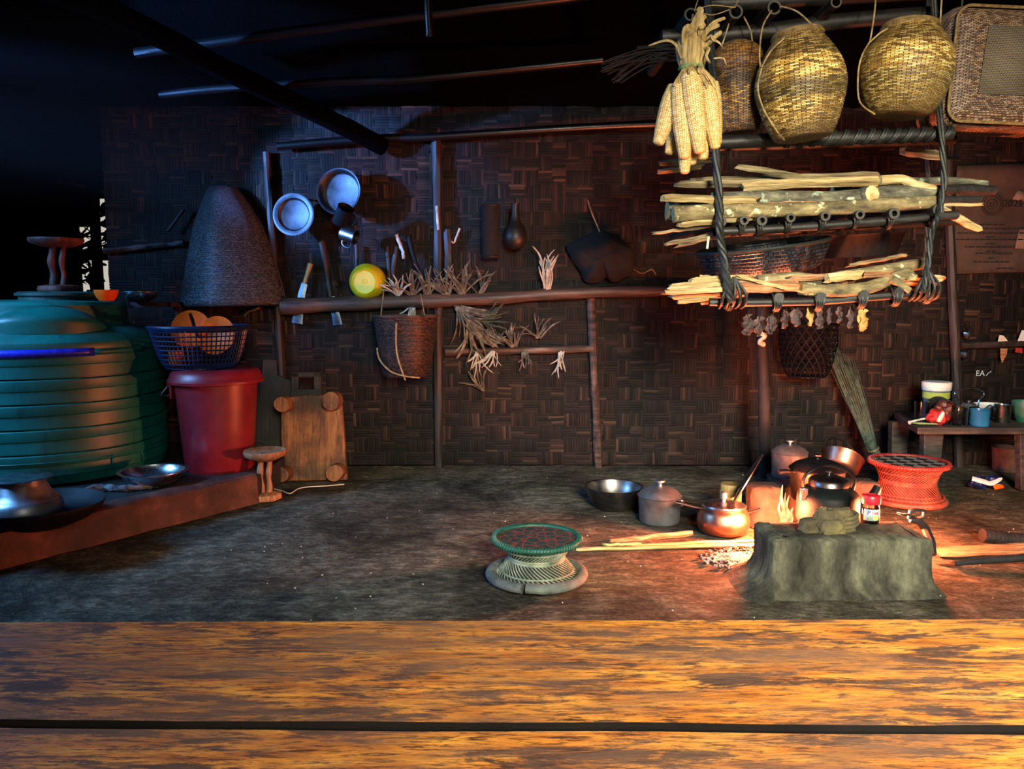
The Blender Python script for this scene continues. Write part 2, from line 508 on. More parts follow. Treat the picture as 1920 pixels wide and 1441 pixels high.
M_HOOD = basket_mat('grey_fine_weave', ['3c3f44', '565a60', '73787f'], 60, 70, gap='0a0a0b', mort=0.12, rough=0.5)
M_BRBASK = basket_mat('brown_coil_weave', ['1e1512', '37251e', '513427'], 60, 60, gap='0a0706', rough=0.5)
M_CORN = basket_mat('dry_maize', ['c39a50', 'dcb972', 'ecd093'], 14, 68, bw=1.0, rh=1.0, gap='805a26', mort=0.10, bump=0.5, rough=0.5)
M_COB = plain('maize_cob_tip', 'c49a5a', 'e5c78d', 40, 0.8)
M_HUSK = plain('dry_husk', '7d6438', 'bfa468', 30, 0.7, bump=0.4, stretch=(3, 3, 0.5))
M_HUSKD = plain('smoked_husk', '2e2a22', '5d5748', 22, 0.7, bump=0.4, c3='9a927e', lo=0.3, hi=0.7)
M_HUSKW = plain('bleached_husk', '8d8778', 'cfc9ba', 22, 0.7, bump=0.4)

# plastics, metals
s = NT('green_tank_plastic')
n = s.noise(4, detail=7, rough=0.65)
d = s.noise(9, s.vec((1.5, 1.5, 0.35)), detail=8, rough=0.7)
col = s.ramp(n, [(0.3, '085046'), (0.6, '107064'), (0.8, '188074')])
col = s.mix(s.ramp(d, [(0.55, (0, 0, 0, 1)), (0.74, (0.7, 0.7, 0.7, 1))]), col, '1c2b28')
s.bump(d, 0.15, 0.006)
M_TANK = s.out(col, 0.42)
M_TAPE = plain('blue_tape', '1420a8', '2a36d8', 30, 0.35, bump=0.3)
s = NT('red_bin_plastic')
n = s.noise(5, detail=8, rough=0.7)
col = s.ramp(n, [(0.35, '5c0e18'), (0.6, '7c1521'), (0.75, '6a2830')])
s.bump(s.noise(60, detail=3), 0.08, 0.003)
M_RED = s.out(col, 0.42)
M_BLUEPL = plain('navy_plastic', '0a1730', '12264a', 20, 0.35, bump=0.05)
M_ORANGE = plain('orange_plastic', 'd04a08', 'ee6410', 10, 0.5, bump=0.05, spec=0.15)
M_YELLOW = plain('yellow_plastic', 'b8ae0c', 'd0c41c', 6, 0.35, bump=0.03)
M_YELLOWC = plain('pale_yellow_plastic', 'd9dd5a', 'e8ec80', 6, 0.35, bump=0.03)
M_ALU = metal_mat('scuffed_aluminium', '7c7f82', 'aeb1b4', 0.38, metal=0.88)
M_STEEL = metal_mat('steel', 'a2a5aa', 'd2d4d8', 0.24)
M_STEELD = metal_mat('tarnished_steel', '4a4744', '8a8682', 0.34)
M_COPPER = metal_mat('heat_stained_aluminium', '7d5a48', 'b58a72', 0.36)
M_BLADE = metal_mat('dark_blade_steel', '3f4a58', '73808f', 0.35)
M_BLACK = plain('sooty_iron', '060607', '101113', 24, 0.6, bump=0.35, bd=0.004, spec=0.18)
M_BAKE = plain('black_handle_plastic', '08080a', '141416', 20, 0.38, bump=0.05)
M_KETTLE = plain('soot_green_kettle', '080d0d', '121a19', 18, 0.55, bump=0.35, bd=0.004, spec=0.12)
M_IRON = plain('black_iron', '0a0908', '191613', 20, 0.6, bump=0.4)
s = NT('clear_glass')
s.b.inputs['Transmission Weight'].default_value = 1.0
s.b.inputs['IOR'].default_value = 1.45
M_GLASS = s.out('f4f8f6', 0.05)
M_CLOTH = plain('olive_cloth', '1d1a11', '4a4128', 8, 0.95, bump=0.6, bd=0.008, c3='6e6238', lo=0.3, hi=0.72)
M_CLOTHD = plain('black_cloth', '0a0a0b', '151517', 10, 0.95, bump=0.5)
M_BAMCUP = plain('fresh_bamboo', '8a6a34', 'b0904f', 12, 0.5, bump=0.15, stretch=(3, 3, 0.5))
M_GREENBAM = plain('green_bamboo_split', '6c7a2c', '9aa24e', 14, 0.5, bump=0.2, stretch=(0.4, 4, 4))
M_BAMSPLIT = plain('bamboo_split', '8a6a3a', 'd6b67a', 14, 0.6, bump=0.3, stretch=(0.4, 6, 6))
M_BROOM = plain('green_grey_broom_straw', '1f2c22', '4a5b48', 30, 0.75)
M_MEAT = plain('smoked_dried_meat', '140a08', '3c211c', 30, 0.5, bump=0.7, bd=0.008, c3='7c5a52', lo=0.35, hi=0.75)
M_MEATY = plain('yellow_dried_piece', '7a5a26', 'c9a45a', 30, 0.7, bump=0.5)
M_PAPER = plain('brown_poster_paper', '35261f', '48352a', 5, 0.75, bump=0.2, c3='604a3a', lo=0.3, hi=0.8)
M_PAPERL = plain('torn_pale_paper', '6e5a46', '8a745c', 6, 0.8)
M_INK = plain('dark_ink', '100b09', '17100d', 10, 0.8, bump=0)
M_WHITE = plain('white_plastic', 'cfd0c8', 'e6e6de', 12, 0.5, bump=0.05)
M_LIME = plain('lime_label', 'a4a83a', 'c2c45a', 12, 0.5, bump=0.05)
M_BLUEMUG = plain('blue_enamel', '1a567c', '27749f', 8, 0.3, bump=0.05)
M_REDPK = plain('red_foil_packet', '8e1d1a', 'b93a30', 20, 0.4, bump=0.4, bd=0.01)
M_NAVYPK = plain('navy_foil_packet', '0e1430', '1d2c6a', 20, 0.4, bump=0.4, bd=0.01)
M_CREAM = plain('cream_paper', 'c9bca2', 'e6dcc6', 20, 0.7)
M_GREENLF = plain('green_leaf', '4d6a35', '8fa66a', 20, 0.6)
M_GREENBOWL = plain('green_plastic', '2a5a48', '3d7a63', 10, 0.45)
M_REDLID = plain('red_lid', 'b51822', 'd42a33', 20, 0.35, bump=0.03)
M_PICKLE = plain('pickle_pieces', '6f2d16', 'c08a2c', 45, 0.35, bump=0.5, c3='d9b55a', lo=0.38, hi=0.62)
M_LABELW = plain('white_label', '84969a', 'a3b2b4', 10, 0.4, bump=0)
M_INKB = plain('blue_print', '1a2a72', '22358a', 10, 0.5, bump=0)
M_INKR = plain('red_print', 'b03038', 'c24a4e', 10, 0.5, bump=0)
M_STRAWG = plain('green_stool_straw', '3a4636', '66705a', 20, 0.7, bump=0.3, c3='8c8f76', lo=0.3, hi=0.7)
M_GAPSHADE = plain('stool_gap_shade', '0e0c0a', '221e15', 20, 0.85)  # dark tone painted in for the shade between the straws
M_STRAWR = plain('red_stool_straw', '6e2418', '96432e', 20, 0.65, bump=0.3, c3='a8583a', lo=0.3, hi=0.7)
M_GAPSHADER = plain('red_stool_gap_shade', '4a1a10', '6e2c1c', 20, 0.8)  # gap shade of the red stool, put into the colour
M_GREENRIM = plain('green_cord', '0f3a2b', '1b5440', 40, 0.55, bump=0.4)
M_REDRIM = plain('red_cord', '7e1f18', 'a03528', 40, 0.5, bump=0.4)
M_TYRE = plain('worn_rubber_tyre', '3a3e38', '646a60', 18, 0.85, bump=0.6, bd=0.006)
M_ASH = plain('grey_ash', '6f6a64', 'a39c92', 22, 0.95, bump=0.7, bd=0.01)
s = NT('green_red_seat_weave')
ch = s.n('ShaderNodeTexVoronoi', feature='DISTANCE_TO_EDGE'); ch.inputs['Scale'].default_value = 26
s.l(s.co.outputs['Object'], ch.inputs['Vector'])
col = s.mix(s.ramp(ch.outputs['Distance'], [(0.04, (1, 1, 1, 1)), (0.08, (0, 0, 0, 1))]), s.ramp(s.noise(60), [(0.35, '141f18'), (0.65, '33382c')]), '7a3024')
s.bump(ch.outputs['Distance'], 0.3, 0.004)
M_SEATG = s.out(col, 0.75)
s = NT('black_diamond_seat_weave')
vv = s.vec((1, 1, 1)); vv.node.inputs['Rotation'].default_value = (0, 0, PI / 4)
ck = s.n('ShaderNodeTexChecker'); ck.inputs['Scale'].default_value = 22
s.l(vv, ck.inputs['Vector'])
col = s.mix(ck.outputs['Fac'], '14100e', '8e867a')
s.bump(ck.outputs['Fac'], 0.3, 0.004)
M_SEATR = s.out(col, 0.6)

def emis(name, stops, strength, scale=18):
    s = NT(name)
    col = s.ramp(s.noise(scale, detail=3), stops)
    s.l(col, s.b.inputs['Emission Color'])
    s.b.inputs['Emission Strength'].default_value = strength
    return s.out('140805', 0.9)
M_FLAME = emis('flame', [(0.35, 'ff5a1e'), (0.55, 'ffb070'), (0.7, 'fff0d8')], 2.2, 22)
M_EMBER = emis('glowing_ember', [(0.50, '000000'), (0.60, 'ff3a10'), (0.72, 'ffb060')], 2.0, 30)
# ================================================================== THE SETTING
YW = 4.42                                     # face of the back wall
XL0 = -2.285                                   # left end of the back wall panel

# floor: trodden mud, slightly uneven
def floor_pt(u, v):
    x, y = -3.3 + 6.7 * u, -1.4 + 6.9 * v
    z = 0.007 * mnoise.noise(V((x * 1.7, y * 1.7, 0))) + 0.004 * mnoise.noise(V((x * 5, y * 8, 4))) - 0.008
    return (x, y, z)
struct('floor', MB().grid(floor_pt, 110, 110), M_FLOOR)

# back wall: woven bamboo strips in blocks over a sooty backing
def weave_wall(x0, x1, z0, z1, y, b=0.076, n=5, tilt=0.0):
    mb = MB()
    nx, nz = int((x1 - x0) / b) + 1, int((z1 - z0) / b) + 1
    for j in range(nz):
        for i in range(nx):
            vert = ((i + 2 * j + (RD.random() < 0.10)) % 4) < 2
            cx, cz = x0 + (i + 0.5) * b, z0 + (j + 0.5) * b
            sw = b / n
            L = b * RD.uniform(0.98, 1.5)
            sk = RD.uniform(-0.05, 0.05)
            for k in range(n):
                off = -b / 2 + (k + 0.5) * sw
                hw = sw * RD.uniform(0.43, 0.50)
                dp = RD.uniform(0.0, 0.0025)
                vs = []
                for t, bow in ((-0.5, 0.002), (0.0, -0.0025), (0.5, 0.002)):
                    for q, ed in ((-1, 0.0010), (0, 0), (1, 0.0010)):
                        a, c2 = t * L + sk * off, off + q * hw + sk * t * L
                        x, z = (cx + c2, cz + a) if vert else (cx + a, cz + c2)
                        x = min(max(x, x0), x1); z = min(max(z, z0), z1)
                        vs.append((x, y + bow + dp + ed, z))
                mb.add(vs, [(0, 1, 4, 3), (1, 2, 5, 4), (3, 4, 7, 6), (4, 5, 8, 7)])
    return mb
wb = struct('wall_back', weave_wall(XL0, 3.2, 0.0, 2.02, YW), M_WALL, sharp=70)
o = MB().box(((XL0 + 3.2) / 2, YW + 0.03, 1.02), (3.2 - XL0, 0.03, 2.06)).build('backing', M_SOOT, wb)

# set-back wall at the left corner, of slats with daylight gaps
mb = MB()
YG = 5.0
def gpx(px): return at(px, 480, YG).x
def gz(py): return at(170, py, YG).z
zt = 2.3
def slab_px(x0, x1, y0, y1):                    # solid part of that wall between pixel columns and rows
    X0, X1, Z1, Z0 = (gpx(x0), gpx(x1), gz(y0), gz(y1))
    mb.box(((X0 + X1) / 2, YG, (Z0 + Z1) / 2), (X1 - X0, 0.03, Z1 - Z0))
XLW = -3.25
mb.box(((XLW + gpx(128)) / 2, YG, 1.1), (gpx(128) - XLW, 0.03, 2.4))
mb.box(((gpx(225) + -1.9) / 2, YG, 1.1), (-1.9 - gpx(225), 0.03, 2.4))
slab_px(128, 225, 150, 372); slab_px(128, 225, 555, 1000); slab_px(128, 180, 372, 425); slab_px(128, 225, 468, 488)
slab_px(128, 150, 425, 560); slab_px(174, 190, 372, 560); slab_px(213, 225, 372, 560)
for (x0, y0, x1, y1, w) in ((138, 455, 188, 425, 5), (150, 440, 190, 452, 4), (140, 470, 184, 446, 6), (188, 405, 212, 398, 5), (188, 418, 214, 424, 4), (186, 440, 214, 436, 6), (186, 452, 212, 448, 4), (148, 505, 186, 512, 5), (150, 528, 186, 520, 4), (166, 490, 172, 552, 5), (144, 500, 162, 488, 6)):
    mb.tube([at(x0, y0, YG - 0.03), at((x0 + x1) / 2 + 2, (y0 + y1) / 2 - 2, YG - 0.04), at(x1, y1, YG - 0.03)], w / F * YG / 2, 6, jit=0.2)
for k in range(110):
    x_, y_ = RD.choice(((RD.uniform(128, 176), RD.uniform(418, 556)), (RD.uniform(186, 216), RD.uniform(385, 476))))
    p_ = at(x_, y_, YG - 0.02); a_ = RD.uniform(-1.2, 1.2); L_ = RD.uniform(.03, .09)
    mb.blade(spline([p_, p_ + V((L_ * .5, -.01, a_ * L_ * .4)), p_ + V((L_, 0, a_ * L_))], 3), RD.choice((.004, .008, .012, .02)), (0, -1, 0))
struct('wall_corner', mb, M_SOOT)
# faint smoke haze in the shaft of light under the left eaves
mb = MB().box((-2.2, 3.42, 1.72), (1.7, 1.36, 0.62))
s = NT('smoke_haze')
vs_ = s.n('ShaderNodeVolumeScatter')
vs_.inputs['Density'].default_value = 0.006
vs_.inputs['Anisotropy'].default_value = 0.2
s.l(vs_.outputs[0], s.t.nodes['Material Output'].inputs['Volume'])
s.t.nodes.remove(s.b)
tag(mb.build('smoke_haze', s.m), 'faint blue smoke haze in the light shaft above the green tank', 'haze', kind='stuff')
# left side wall with a window opening, right and front walls with a doorway
mb = MB()
def wall_yz(x, y0, y1, z0, z1): mb.box((x, (y0 + y1) / 2, (z0 + z1) / 2), (0.05, y1 - y0, z1 - z0))
wall_yz(XLW, -1.5, 1.8, 0, 3.6); wall_yz(XLW, 2.9, YG + 0.1, 0, 2.4); wall_yz(XLW, 1.8, 2.9, 0, 1.38); wall_yz(XLW, 1.8, 2.9, 2.08, 3.2)
struct('wall_left', mb, M_SOOT)
mb = MB(); mb.box((3.35, 1.8, 1.8), (0.05, 6.6, 3.8)); struct('wall_right', mb, M_SOOT)
mb = MB()
for x0, x1, z0, z1 in ((-3.3, 0.25, 0, 3.7), (1.25, 3.4, 0, 3.7), (0.25, 1.25, 2.25, 3.7)):
    mb.box(((x0 + x1) / 2, -1.45, (z0 + z1) / 2), (x1 - x0, 0.05, z1 - z0))
struct('wall_front', mb, M_SOOT)
# sloping sooty roof
mb = MB()
SL = 0.5
def zroof(y): return 1.93 + (YW - y) * SL if y > 1.4 else 1.93 + (YW - 1.4) * SL - (1.4 - y) * 0.3
def roof_pt(u, v):
    x, y = -3.4 + 6.9 * u, -1.5 + 6.7 * v
    return (x, y, zroof(y) + 0.09 + 0.03 * mnoise.noise(V((x * 5, y * 9, 3))))
mb.grid(roof_pt, 90, 70)
struct('ceiling', mb, M_ROOF)

# roof timbers (dark, shiny with soot)
def beam(name, pts, r, m=M_BEAM, jit=0.05, n=10):
    p = spline(pts, 5)
    return struct(name, MB().tube(p, r, n, jit=jit), m)
beam('beam', [at(255, 100, 3.72), at(400, 80, 3.7), at(680, 42, 3.66), at(900, 15, 3.64), at(1180, -18, 3.62)], 0.024)
beam('beam', [at(300, 178, 3.98), at(440, 164, 3.97), at(640, 152, 3.96), at(790, 146, 3.95), at(1130, 112, 3.93)], 0.02)
beam('beam', [at(520, 274, YW - 0.07), at(700, 260, YW - 0.07), at(820, 256, YW - 0.07), at(1110, 238, YW - 0.08), at(1420, 225, YW - 0.08)], 0.022)
beam('beam', [at(-20, -60, 3.0), at(200, 20, 3.3), at(420, 130, 3.7), at(600, 215, 4.1), at(720, 275, 4.36)], 0.05, m=M_ROOF, n=12)
beam('beam', [at(802, -60, 3.4), at(803, 20, 3.42), at(806, 68, 3.45)], 0.018)
# posts and battens on the back wall
def batten(px0, py0, px1, py1, r, m=M_POST, Y=YW - 0.03):
    p = spline([at(px0, py0, Y), at((px0 * 2 + px1) / 3 + RD.uniform(-2, 2), (py0 * 2 + py1) / 3, Y), at((px0 + 2 * px1) / 3 + RD.uniform(-2, 2), (py0 + 2 * py1) / 3, Y), at(px1, py1, Y)], 6)
    return struct('batten', MB().tube(p, r, 8, jit=0.1), m)
batten(500, 285, 528, 720, 0.022)
batten(818, 262, 823, 888, 0.026)
batten(1108, 556, 1122, 878, 0.024, M_RAIL)
batten(1776, 300, 1798, 880, 0.026)
batten(835, 660, 1112, 654, 0.022, M_RAIL, YW - 0.04)
batten(838, 430, 842, 560, 0.026)
batten(1800, 648, 1990, 640, 0.022, M_POST, YW - 0.03)
batten(195, 470, 345, 455, 0.018, M_POST)
batten(176, 330, 186, 640, 0.027, M_ROOF, YW + 0.05)
batten(110, 340, 232, 366, 0.012, M_RAIL, YW + 0.3)
# thin post by the hearth
struct('post', MB().tube(spline([fl(1436, 893), at(1434, 800, 3.95), at(1432, 720, 3.95), at(1428, 640, 3.95), at(1427, 560, 3.95)], 6), [0.03] * 12 + [0.026] * 13, 10, jit=0.06), M_TWIG)
mb = MB()
mb.tube(spline([at(1424, 622, 3.91), at(1434, 630, 3.91), at(1423, 640, 3.92), at(1434, 647, 3.92)], 4), 0.011, 7, jit=0.3)
tag(mb.build('cloth_knot', M_CREAM), 'pale rag knotted round the top of the thin post by the hearth', 'rag')

# raised mud platform with a kerb, left
A, B = fl(0, 1066), fl(484, 942)
dr = (B - A).normalized()
nr = V((-dr.y, dr.x, 0))
A2 = A - dr * 1.3
KH = 0.14
def kerb_section(p, k):
    w = 0.085
    wob = 0.006 * mnoise.noise(V((k * 0.9, 1, 0)))
    wob2 = 0.012 * mnoise.noise(V((k * 0.5, 7, 0)))
    return [p + V((0, 0, 0)) - nr * (0.012 + wob2), p + V((0, 0, KH * 0.5)) - nr * wob2, p + V((0, 0, KH - 0.012 + wob)) - nr * wob2, p + nr * 0.014 + V((0, 0, KH + wob)), p + nr * w + V((0, 0, KH + wob)), p + nr * w]
mb = MB()
n = 40
vs = []
for k in range(n + 1): vs += kerb_section(A2.lerp(B, k / n), k)
fs = [(k * 6 + j, k * 6 + (j + 1) % 6, (k + 1) * 6 + (j + 1) % 6, (k + 1) * 6 + j) for k in range(n) for j in range(6)]
fs += [tuple(range(6))[::-1], tuple(n * 6 + j for j in range(6))]
mb.add(vs, fs)
struct('kerb', mb, M_KERB)
mb = MB()
E = V((B.x, YW - 0.02, 0))
mb2 = [A2 + nr * 0.08, B + nr * 0.04 - dr * 0.01, B, E, V((-3.2, YW + 0.5, 0)), V((-3.2, A2.y, 0))]
m = len(mb2)
mb.add([p for p in mb2] + [p + V((0, 0, KH - 0.012)) for p in mb2], [tuple(range(m))[::-1], tuple(range(m, 2 * m))] + [(i, (i + 1) % m, (i + 1) % m + m, i + m) for i in range(m)])
struct('slab', mb, M_PLAT)
PZ = KH - 0.012                                # platform height

# ================================================================== FOREGROUND TABLE
tz = 0.50
t = thing('plank_table', 'long worn orange varnished plank table across the bottom of the picture', 'table', (0, 0.85, 0))
ya, yb, yc, yd = 1.074, 0.797, 0.52, 0.30
def plank(y0l, y0r, y1l, y1r, seed):
    mb = MB()
    nx, ny = 60, 3
    for_top = []
    vs, fs = [], []
    for i in range(nx + 1):
        u = i / nx
        x = -1.35 + 2.7 * u
        e0 = 0.0035 * mnoise.noise(V((x * 4, seed, 0))) + 0.0015 * mnoise.noise(V((x * 21, seed, 0)))
        e1 = 0.0035 * mnoise.noise(V((x * 4, seed + 9, 0)))
        f = (x + 0.6) / 1.2
        y0 = y0l + (y0r - y0l) * f + e0 - 0.85
        y1 = y1l + (y1r - y1l) * f + e1 - 0.85
        for (yy, zz) in ((y0, tz - 0.045), (y0, tz - 0.004), (y0 + 0.003, tz), ((y0 + y1) / 2, tz + 0.001 * mnoise.noise(V((x * 3, seed, 5)))), (y1 - 0.006, tz), (y1, tz - 0.006), (y1, tz - 0.045)):
            vs.append((x, yy, zz))
    for i in range(nx):
        for j in range(7):
            a, b2 = i * 7 + j, i * 7 + (j + 1) % 7
            fs.append((a, b2, b2 + 7, a + 7))
    fs += [tuple(range(7)), tuple(nx * 7 + j for j in range(7))]
    mb.add(vs, fs)
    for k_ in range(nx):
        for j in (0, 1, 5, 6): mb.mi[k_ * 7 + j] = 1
    return mb
plank(0.803, 0.790, 1.070, 1.079, 1.0).build('plank', [M_TABLE, M_SOOT], t)
plank(0.52, 0.51, 0.795, 0.781, 4.0).build('plank', [M_TABLE, M_SOOT], t)
plank(0.25, 0.25, 0.515, 0.505, 8.0).build('plank', [M_TABLE, M_SOOT], t)
for x in (-1.15, 1.15):
    for y in (1.0, 0.33):
        MB().box((x, y - 0.85, (tz - 0.045) / 2), (0.07, 0.07, tz - 0.045)).build('leg', M_TABLE, t, bevel=0.006)
    MB().box((x, 0.665 - 0.85, tz - 0.075), (0.06, 0.6, 0.05)).build('crossbar', M_TABLE, t, bevel=0.005)

# ================================================================== LEFT CORNER: TANK AND ITS NEIGHBOURS
TC = V((at(90, 720, 3.80).x, 3.80, PZ))
def atank(px, py): return at(px, py, TC.y)
def zt_(py, y): return at(90, py, y).z - PZ
t = thing('water_tank', 'big green ribbed plastic water tank with domed shoulders in the left corner', 'tank', TC)
R0 = 0.535
zs = zt_(640, TC.y - 0.3)                       # shoulder height
ztop = zt_(566, TC.y - 0.2)
prof = [(R0 - 0.06, 0), (R0 - 0.02, 0.015), (R0 - 0.01, 0.05)]
for k in range(5):
    z0 = 0.05 + k * (zs - 0.09) / 5
    h = (zs - 0.09) / 5
    prof += [(R0 - 0.004, z0 + h * 0.05), (R0 - 0.004, z0 + h * 0.46), (R0 - 0.001, z0 + h * 0.49), (R0 + 0.0, z0 + h * 0.51), (R0 + 0.0, z0 + h * 0.88), (R0 - 0.004, z0 + h * 0.91), (R0 - 0.018, z0 + h * 0.93), (R0 - 0.018, z0 + h * 0.97), (R0 - 0.004, z0 + h * 0.99)]
prof += [(R0 - 0.004, zs - 0.035), (R0, zs - 0.02), (R0 - 0.004, zs), (R0 - 0.03, zs + 0.03), (R0 - 0.09, zs + 0.055), (R0 - 0.15, zs + 0.065), (R0 - 0.162, zs + 0.08), (R0 - 0.165, ztop - 0.015), (R0 - 0.178, ztop), (0.22, ztop + 0.01), (0.001, ztop + 0.012)]
MB().lathe(prof, 72).build('body', M_TANK, t, sharp=28)
# arched relief on the front of the drum
mb = MB()
def arch(u, v):
    a = PI * u
    w, hgt = 0.235, ztop - zs - 0.05
    x = -w * math.cos(a) * (1 - 0.0 * v)
    zz = zs + 0.03 + (math.sin(a) ** 0.8) * hgt
    rr = R0 - 0.165
    # v runs from the arch rim (out) down to the shoulder
    z2 = zz + (zs + 0.03 - zz) * v
    bul = 0.10 * math.sin(min(1, v * 2.2) * PI / 2) + 0.012
    ang = x / rr + 0.54
    d = rr + bul * (0.35 + 0.65 * math.sin(a)) + 0.005
    return (d * math.sin(ang) * (1 + 0.0), -d * math.cos(ang), z2)
mb.grid(arch, 28, 10)
mb.build('arched_panel', M_TANK, t, sharp=60, solid=0.006)
# raised label frames low on the body
def bent_bar(a0, a1, z0, z1, th=0.004):
    mb = MB()
    def fn(u, v):
        a = a0 + (a1 - a0) * u + 0.54
        return ((R0 + 0.001) * math.sin(a), -(R0 + 0.001) * math.cos(a), z0 + (z1 - z0) * v)
    mb.grid(fn, max(2, int(abs(a1 - a0) * 16)), 1)
    return mb
fr = MB()
for (a0, a1, z0, z1) in ((-0.55, 0.45, 0.115, 0.119), (0.45, 0.462, 0.05, 0.119), (0.75, 1.1, 0.125, 0.129), (0.75, 0.762, 0.06, 0.127)):
    q = bent_bar(a0, a1, z0, z1); fr.add(q.v, q.f)
fr.build('raised_frame', M_TANK, t, solid=0.006)
bent_bar(-1.3, 0.36, zs - 0.062, zs - 0.026).build('tape_band', M_TAPE, t, solid=0.004)
bent_bar(0.36, 0.85, zs - 0.058, zs - 0.032).build('tape_band', M_TANK, t, solid=0.003)
q = at(112, 548, TC.y)
lx = q.x - TC.x
LT = q.z - PZ + 0.004
MB().lathe([(0.175, ztop + 0.006), (0.175, LT - 0.022), (0.19, LT - 0.02), (0.19, LT - 0.008), (0.17, LT), (0.001, LT + 0.003)], 40, c=(lx, 0, 0)).build('screw_lid', plain('dull_green_lid', '1b3a33', '2f5449', 12, 0.6), t, sharp=30)
tank_top = V((TC.x + lx, TC.y, PZ + LT + 0.003))

def carved_stool(name, label, loc, rt, rb, h, m, legs, tt=0.022, bt=0.022, rot=0.0, wav=0.006, group=None):
    t = thing(name, label, 'stool', loc, (0, 0, rot), group)
    MB().lathe([(0.001, 0), (rb * 0.97, 0), (rb, bt * 0.3), (rb * 0.95, bt * 0.9), (rb * 0.6, bt * 1.15), (0.001, bt * 1.2)], 28, disp=lambda u, v: 0.004 * math.sin(u * 40)).build('base', m, t, sharp=50)
    zt0 = h - tt
    MB().lathe([(0.001, zt0 - 0.012), (rt * 0.55, zt0 - 0.010), (rt * 0.93, zt0 + tt * 0.25), (rt, zt0 + tt * 0.7), (rt * 0.99, h), (rt * 0.9, h - 0.002), (rt * 0.6, h - 0.008), (0.001, h - 0.010)], 32, disp=lambda u, v: 0.002 * math.sin(u * 60)).build('top', m, t, sharp=50)
    for (x0, x1, r) in legs:
        pts, rs = [], []
        for i in range(13):
            f = i / 12
            pts.append((x0 + (x1 - x0) * f + wav * 0.4 * math.sin(f * 9), 0.004 * math.sin(f * 7), bt + f * (h - tt - bt - 0.004)))
            rs.append(r * (1 + wav * 22 * math.sin(f * 4 * PI) + 0.18 * (2 * f - 1) ** 2))
        MB().tube(pts, rs, 10, jit=0.04).build('leg', m, t, sharp=60)
    return t
hs = at(105, 447, TC.y).z - tank_top.z
carved_stool('carved_stool', 'dark red-brown carved wooden stool standing on the tank lid', tank_top, 0.122, 0.098, hs, M_STOOLR, ((-0.028, -0.024, 0.017), (0.02, 0.026, 0.012)), tt=0.03, bt=0.026, wav=0.008)

def bowl(name, label, cat, loc, r, h, rb, m, rot=(0, 0, 0), th=0.003, n=40, lip=0.0, foot=True, group=None, rimpart=None):
    mb = MB()
    prof = [(0.001, 0.002), (rb, 0), (rb + (r - rb) * 0.55, h * 0.32), (r * 0.96, h * 0.75), (r, h - 0.002), (r + lip, h), (r + lip, h + th * 0.6), (r - th, h), (r * 0.96 - th, h * 0.75), (rb + (r - rb) * 0.55 - th, h * 0.32 + th), (rb * 0.9, th * 1.5), (0.001, th * 1.6)]
    mb.lathe(prof, n)
    o = mb.build(name, m, loc=loc, rot=rot, sharp=45)
    return tag(o, label, cat, group)
zd = PZ + ztop + 0.012
pb = at(195, 552, TC.y - 0.22)
bowl('plastic_bowl', 'small orange plastic bowl on top of the green tank', 'bowl', (pb.x, TC.y - 0.2, zd - 0.006), 0.052, 0.048, 0.030, M_ORANGE)
pb = at(246, 552, TC.y + 0.05)
# a sawn plank behind the tank carries the steel bowl
q0 = V((pb.x, TC.y + 0.12, zd - 0.012))
t = thing('wall_bracket_shelf', 'dark board fixed to the wall behind the tank, under the steel bowl', 'shelf', (q0.x, YW - 0.02, q0.z - 0.03))
MB().box((0, -0.22, 0.015), (0.13, 0.42, 0.025)).build('board', M_BOARD_DK, t)
MB().prism([(-0.012, -0.16), (0.012, -0.16), (0.012, 0.0), (-0.012, 0.0)], 0.03, c=(0, -0.03, 0)).build('bracket', M_BOARD_DK, t)
bowl('steel_bowl', 'shiny steel bowl beside the orange bowl behind the tank top', 'bowl', (q0.x, TC.y + 0.14, zd - 0.013), 0.088, 0.05, 0.045, M_STEEL, lip=0.006)

# ---- red bin with lid, navy colander on it
bz = fl(385, 893, PZ)
BC = V((bz.x, bz.y + 0.185, PZ))
hb = at(375, 688, BC.y).z - PZ
rb0, rb1 = 62 / F * BC.y, 74 / F * BC.y
t = thing('lidded_bin', 'tall red plastic bin with its lid on, on the mud platform', 'bin', BC)
MB().lathe([(0.001, 0), (rb0 * 0.96, 0), (rb0, 0.012), (rb0 + (rb1 - rb0) * 0.5, hb * 0.45), (rb1, hb * 0.86), (rb1 + 0.003, hb * 0.93), (rb1 - 0.006, hb * 0.93), (0.001, hb * 0.92)], 56).build('body', M_RED, t, sharp=40)
rl = 86 / F * BC.y
MB().lathe([(rl - 0.012, hb * 0.855), (rl, hb * 0.86), (rl + 0.002, hb * 0.885), (rl - 0.006, hb * 0.905), (rl - 0.012, hb * 0.93), (rl - 0.016, hb * 0.955), (rl - 0.03, hb * 0.985), (rl - 0.05, hb), (rl - 0.07, hb - 0.004), (0.001, hb - 0.002)], 56).build('lid', M_RED, t, sharp=40)
mb = MB()
hx = -rb1 - 0.004
mb.box((hx * 0.96, -0.075, hb * 0.845), (0.03, 0.045, 0.018)); mb.box((hx * 0.93, -0.08, hb * 0.79), (0.012, 0.05, 0.08))
mb.build('handle_mount', M_RED, t, bevel=0.004)
MB().tube(spline([(hx - 0.005, -0.09, hb * 0.83), (hx - 0.03, -0.10, hb * 0.76), (hx - 0.022, -0.085, hb * 0.74), (hx + 0.008, -0.06, hb * 0.75), (hx + 0.018, -0.055, hb * 0.80)], 5), 0.0035, 7).build('wire_handle', M_STEELD, t)

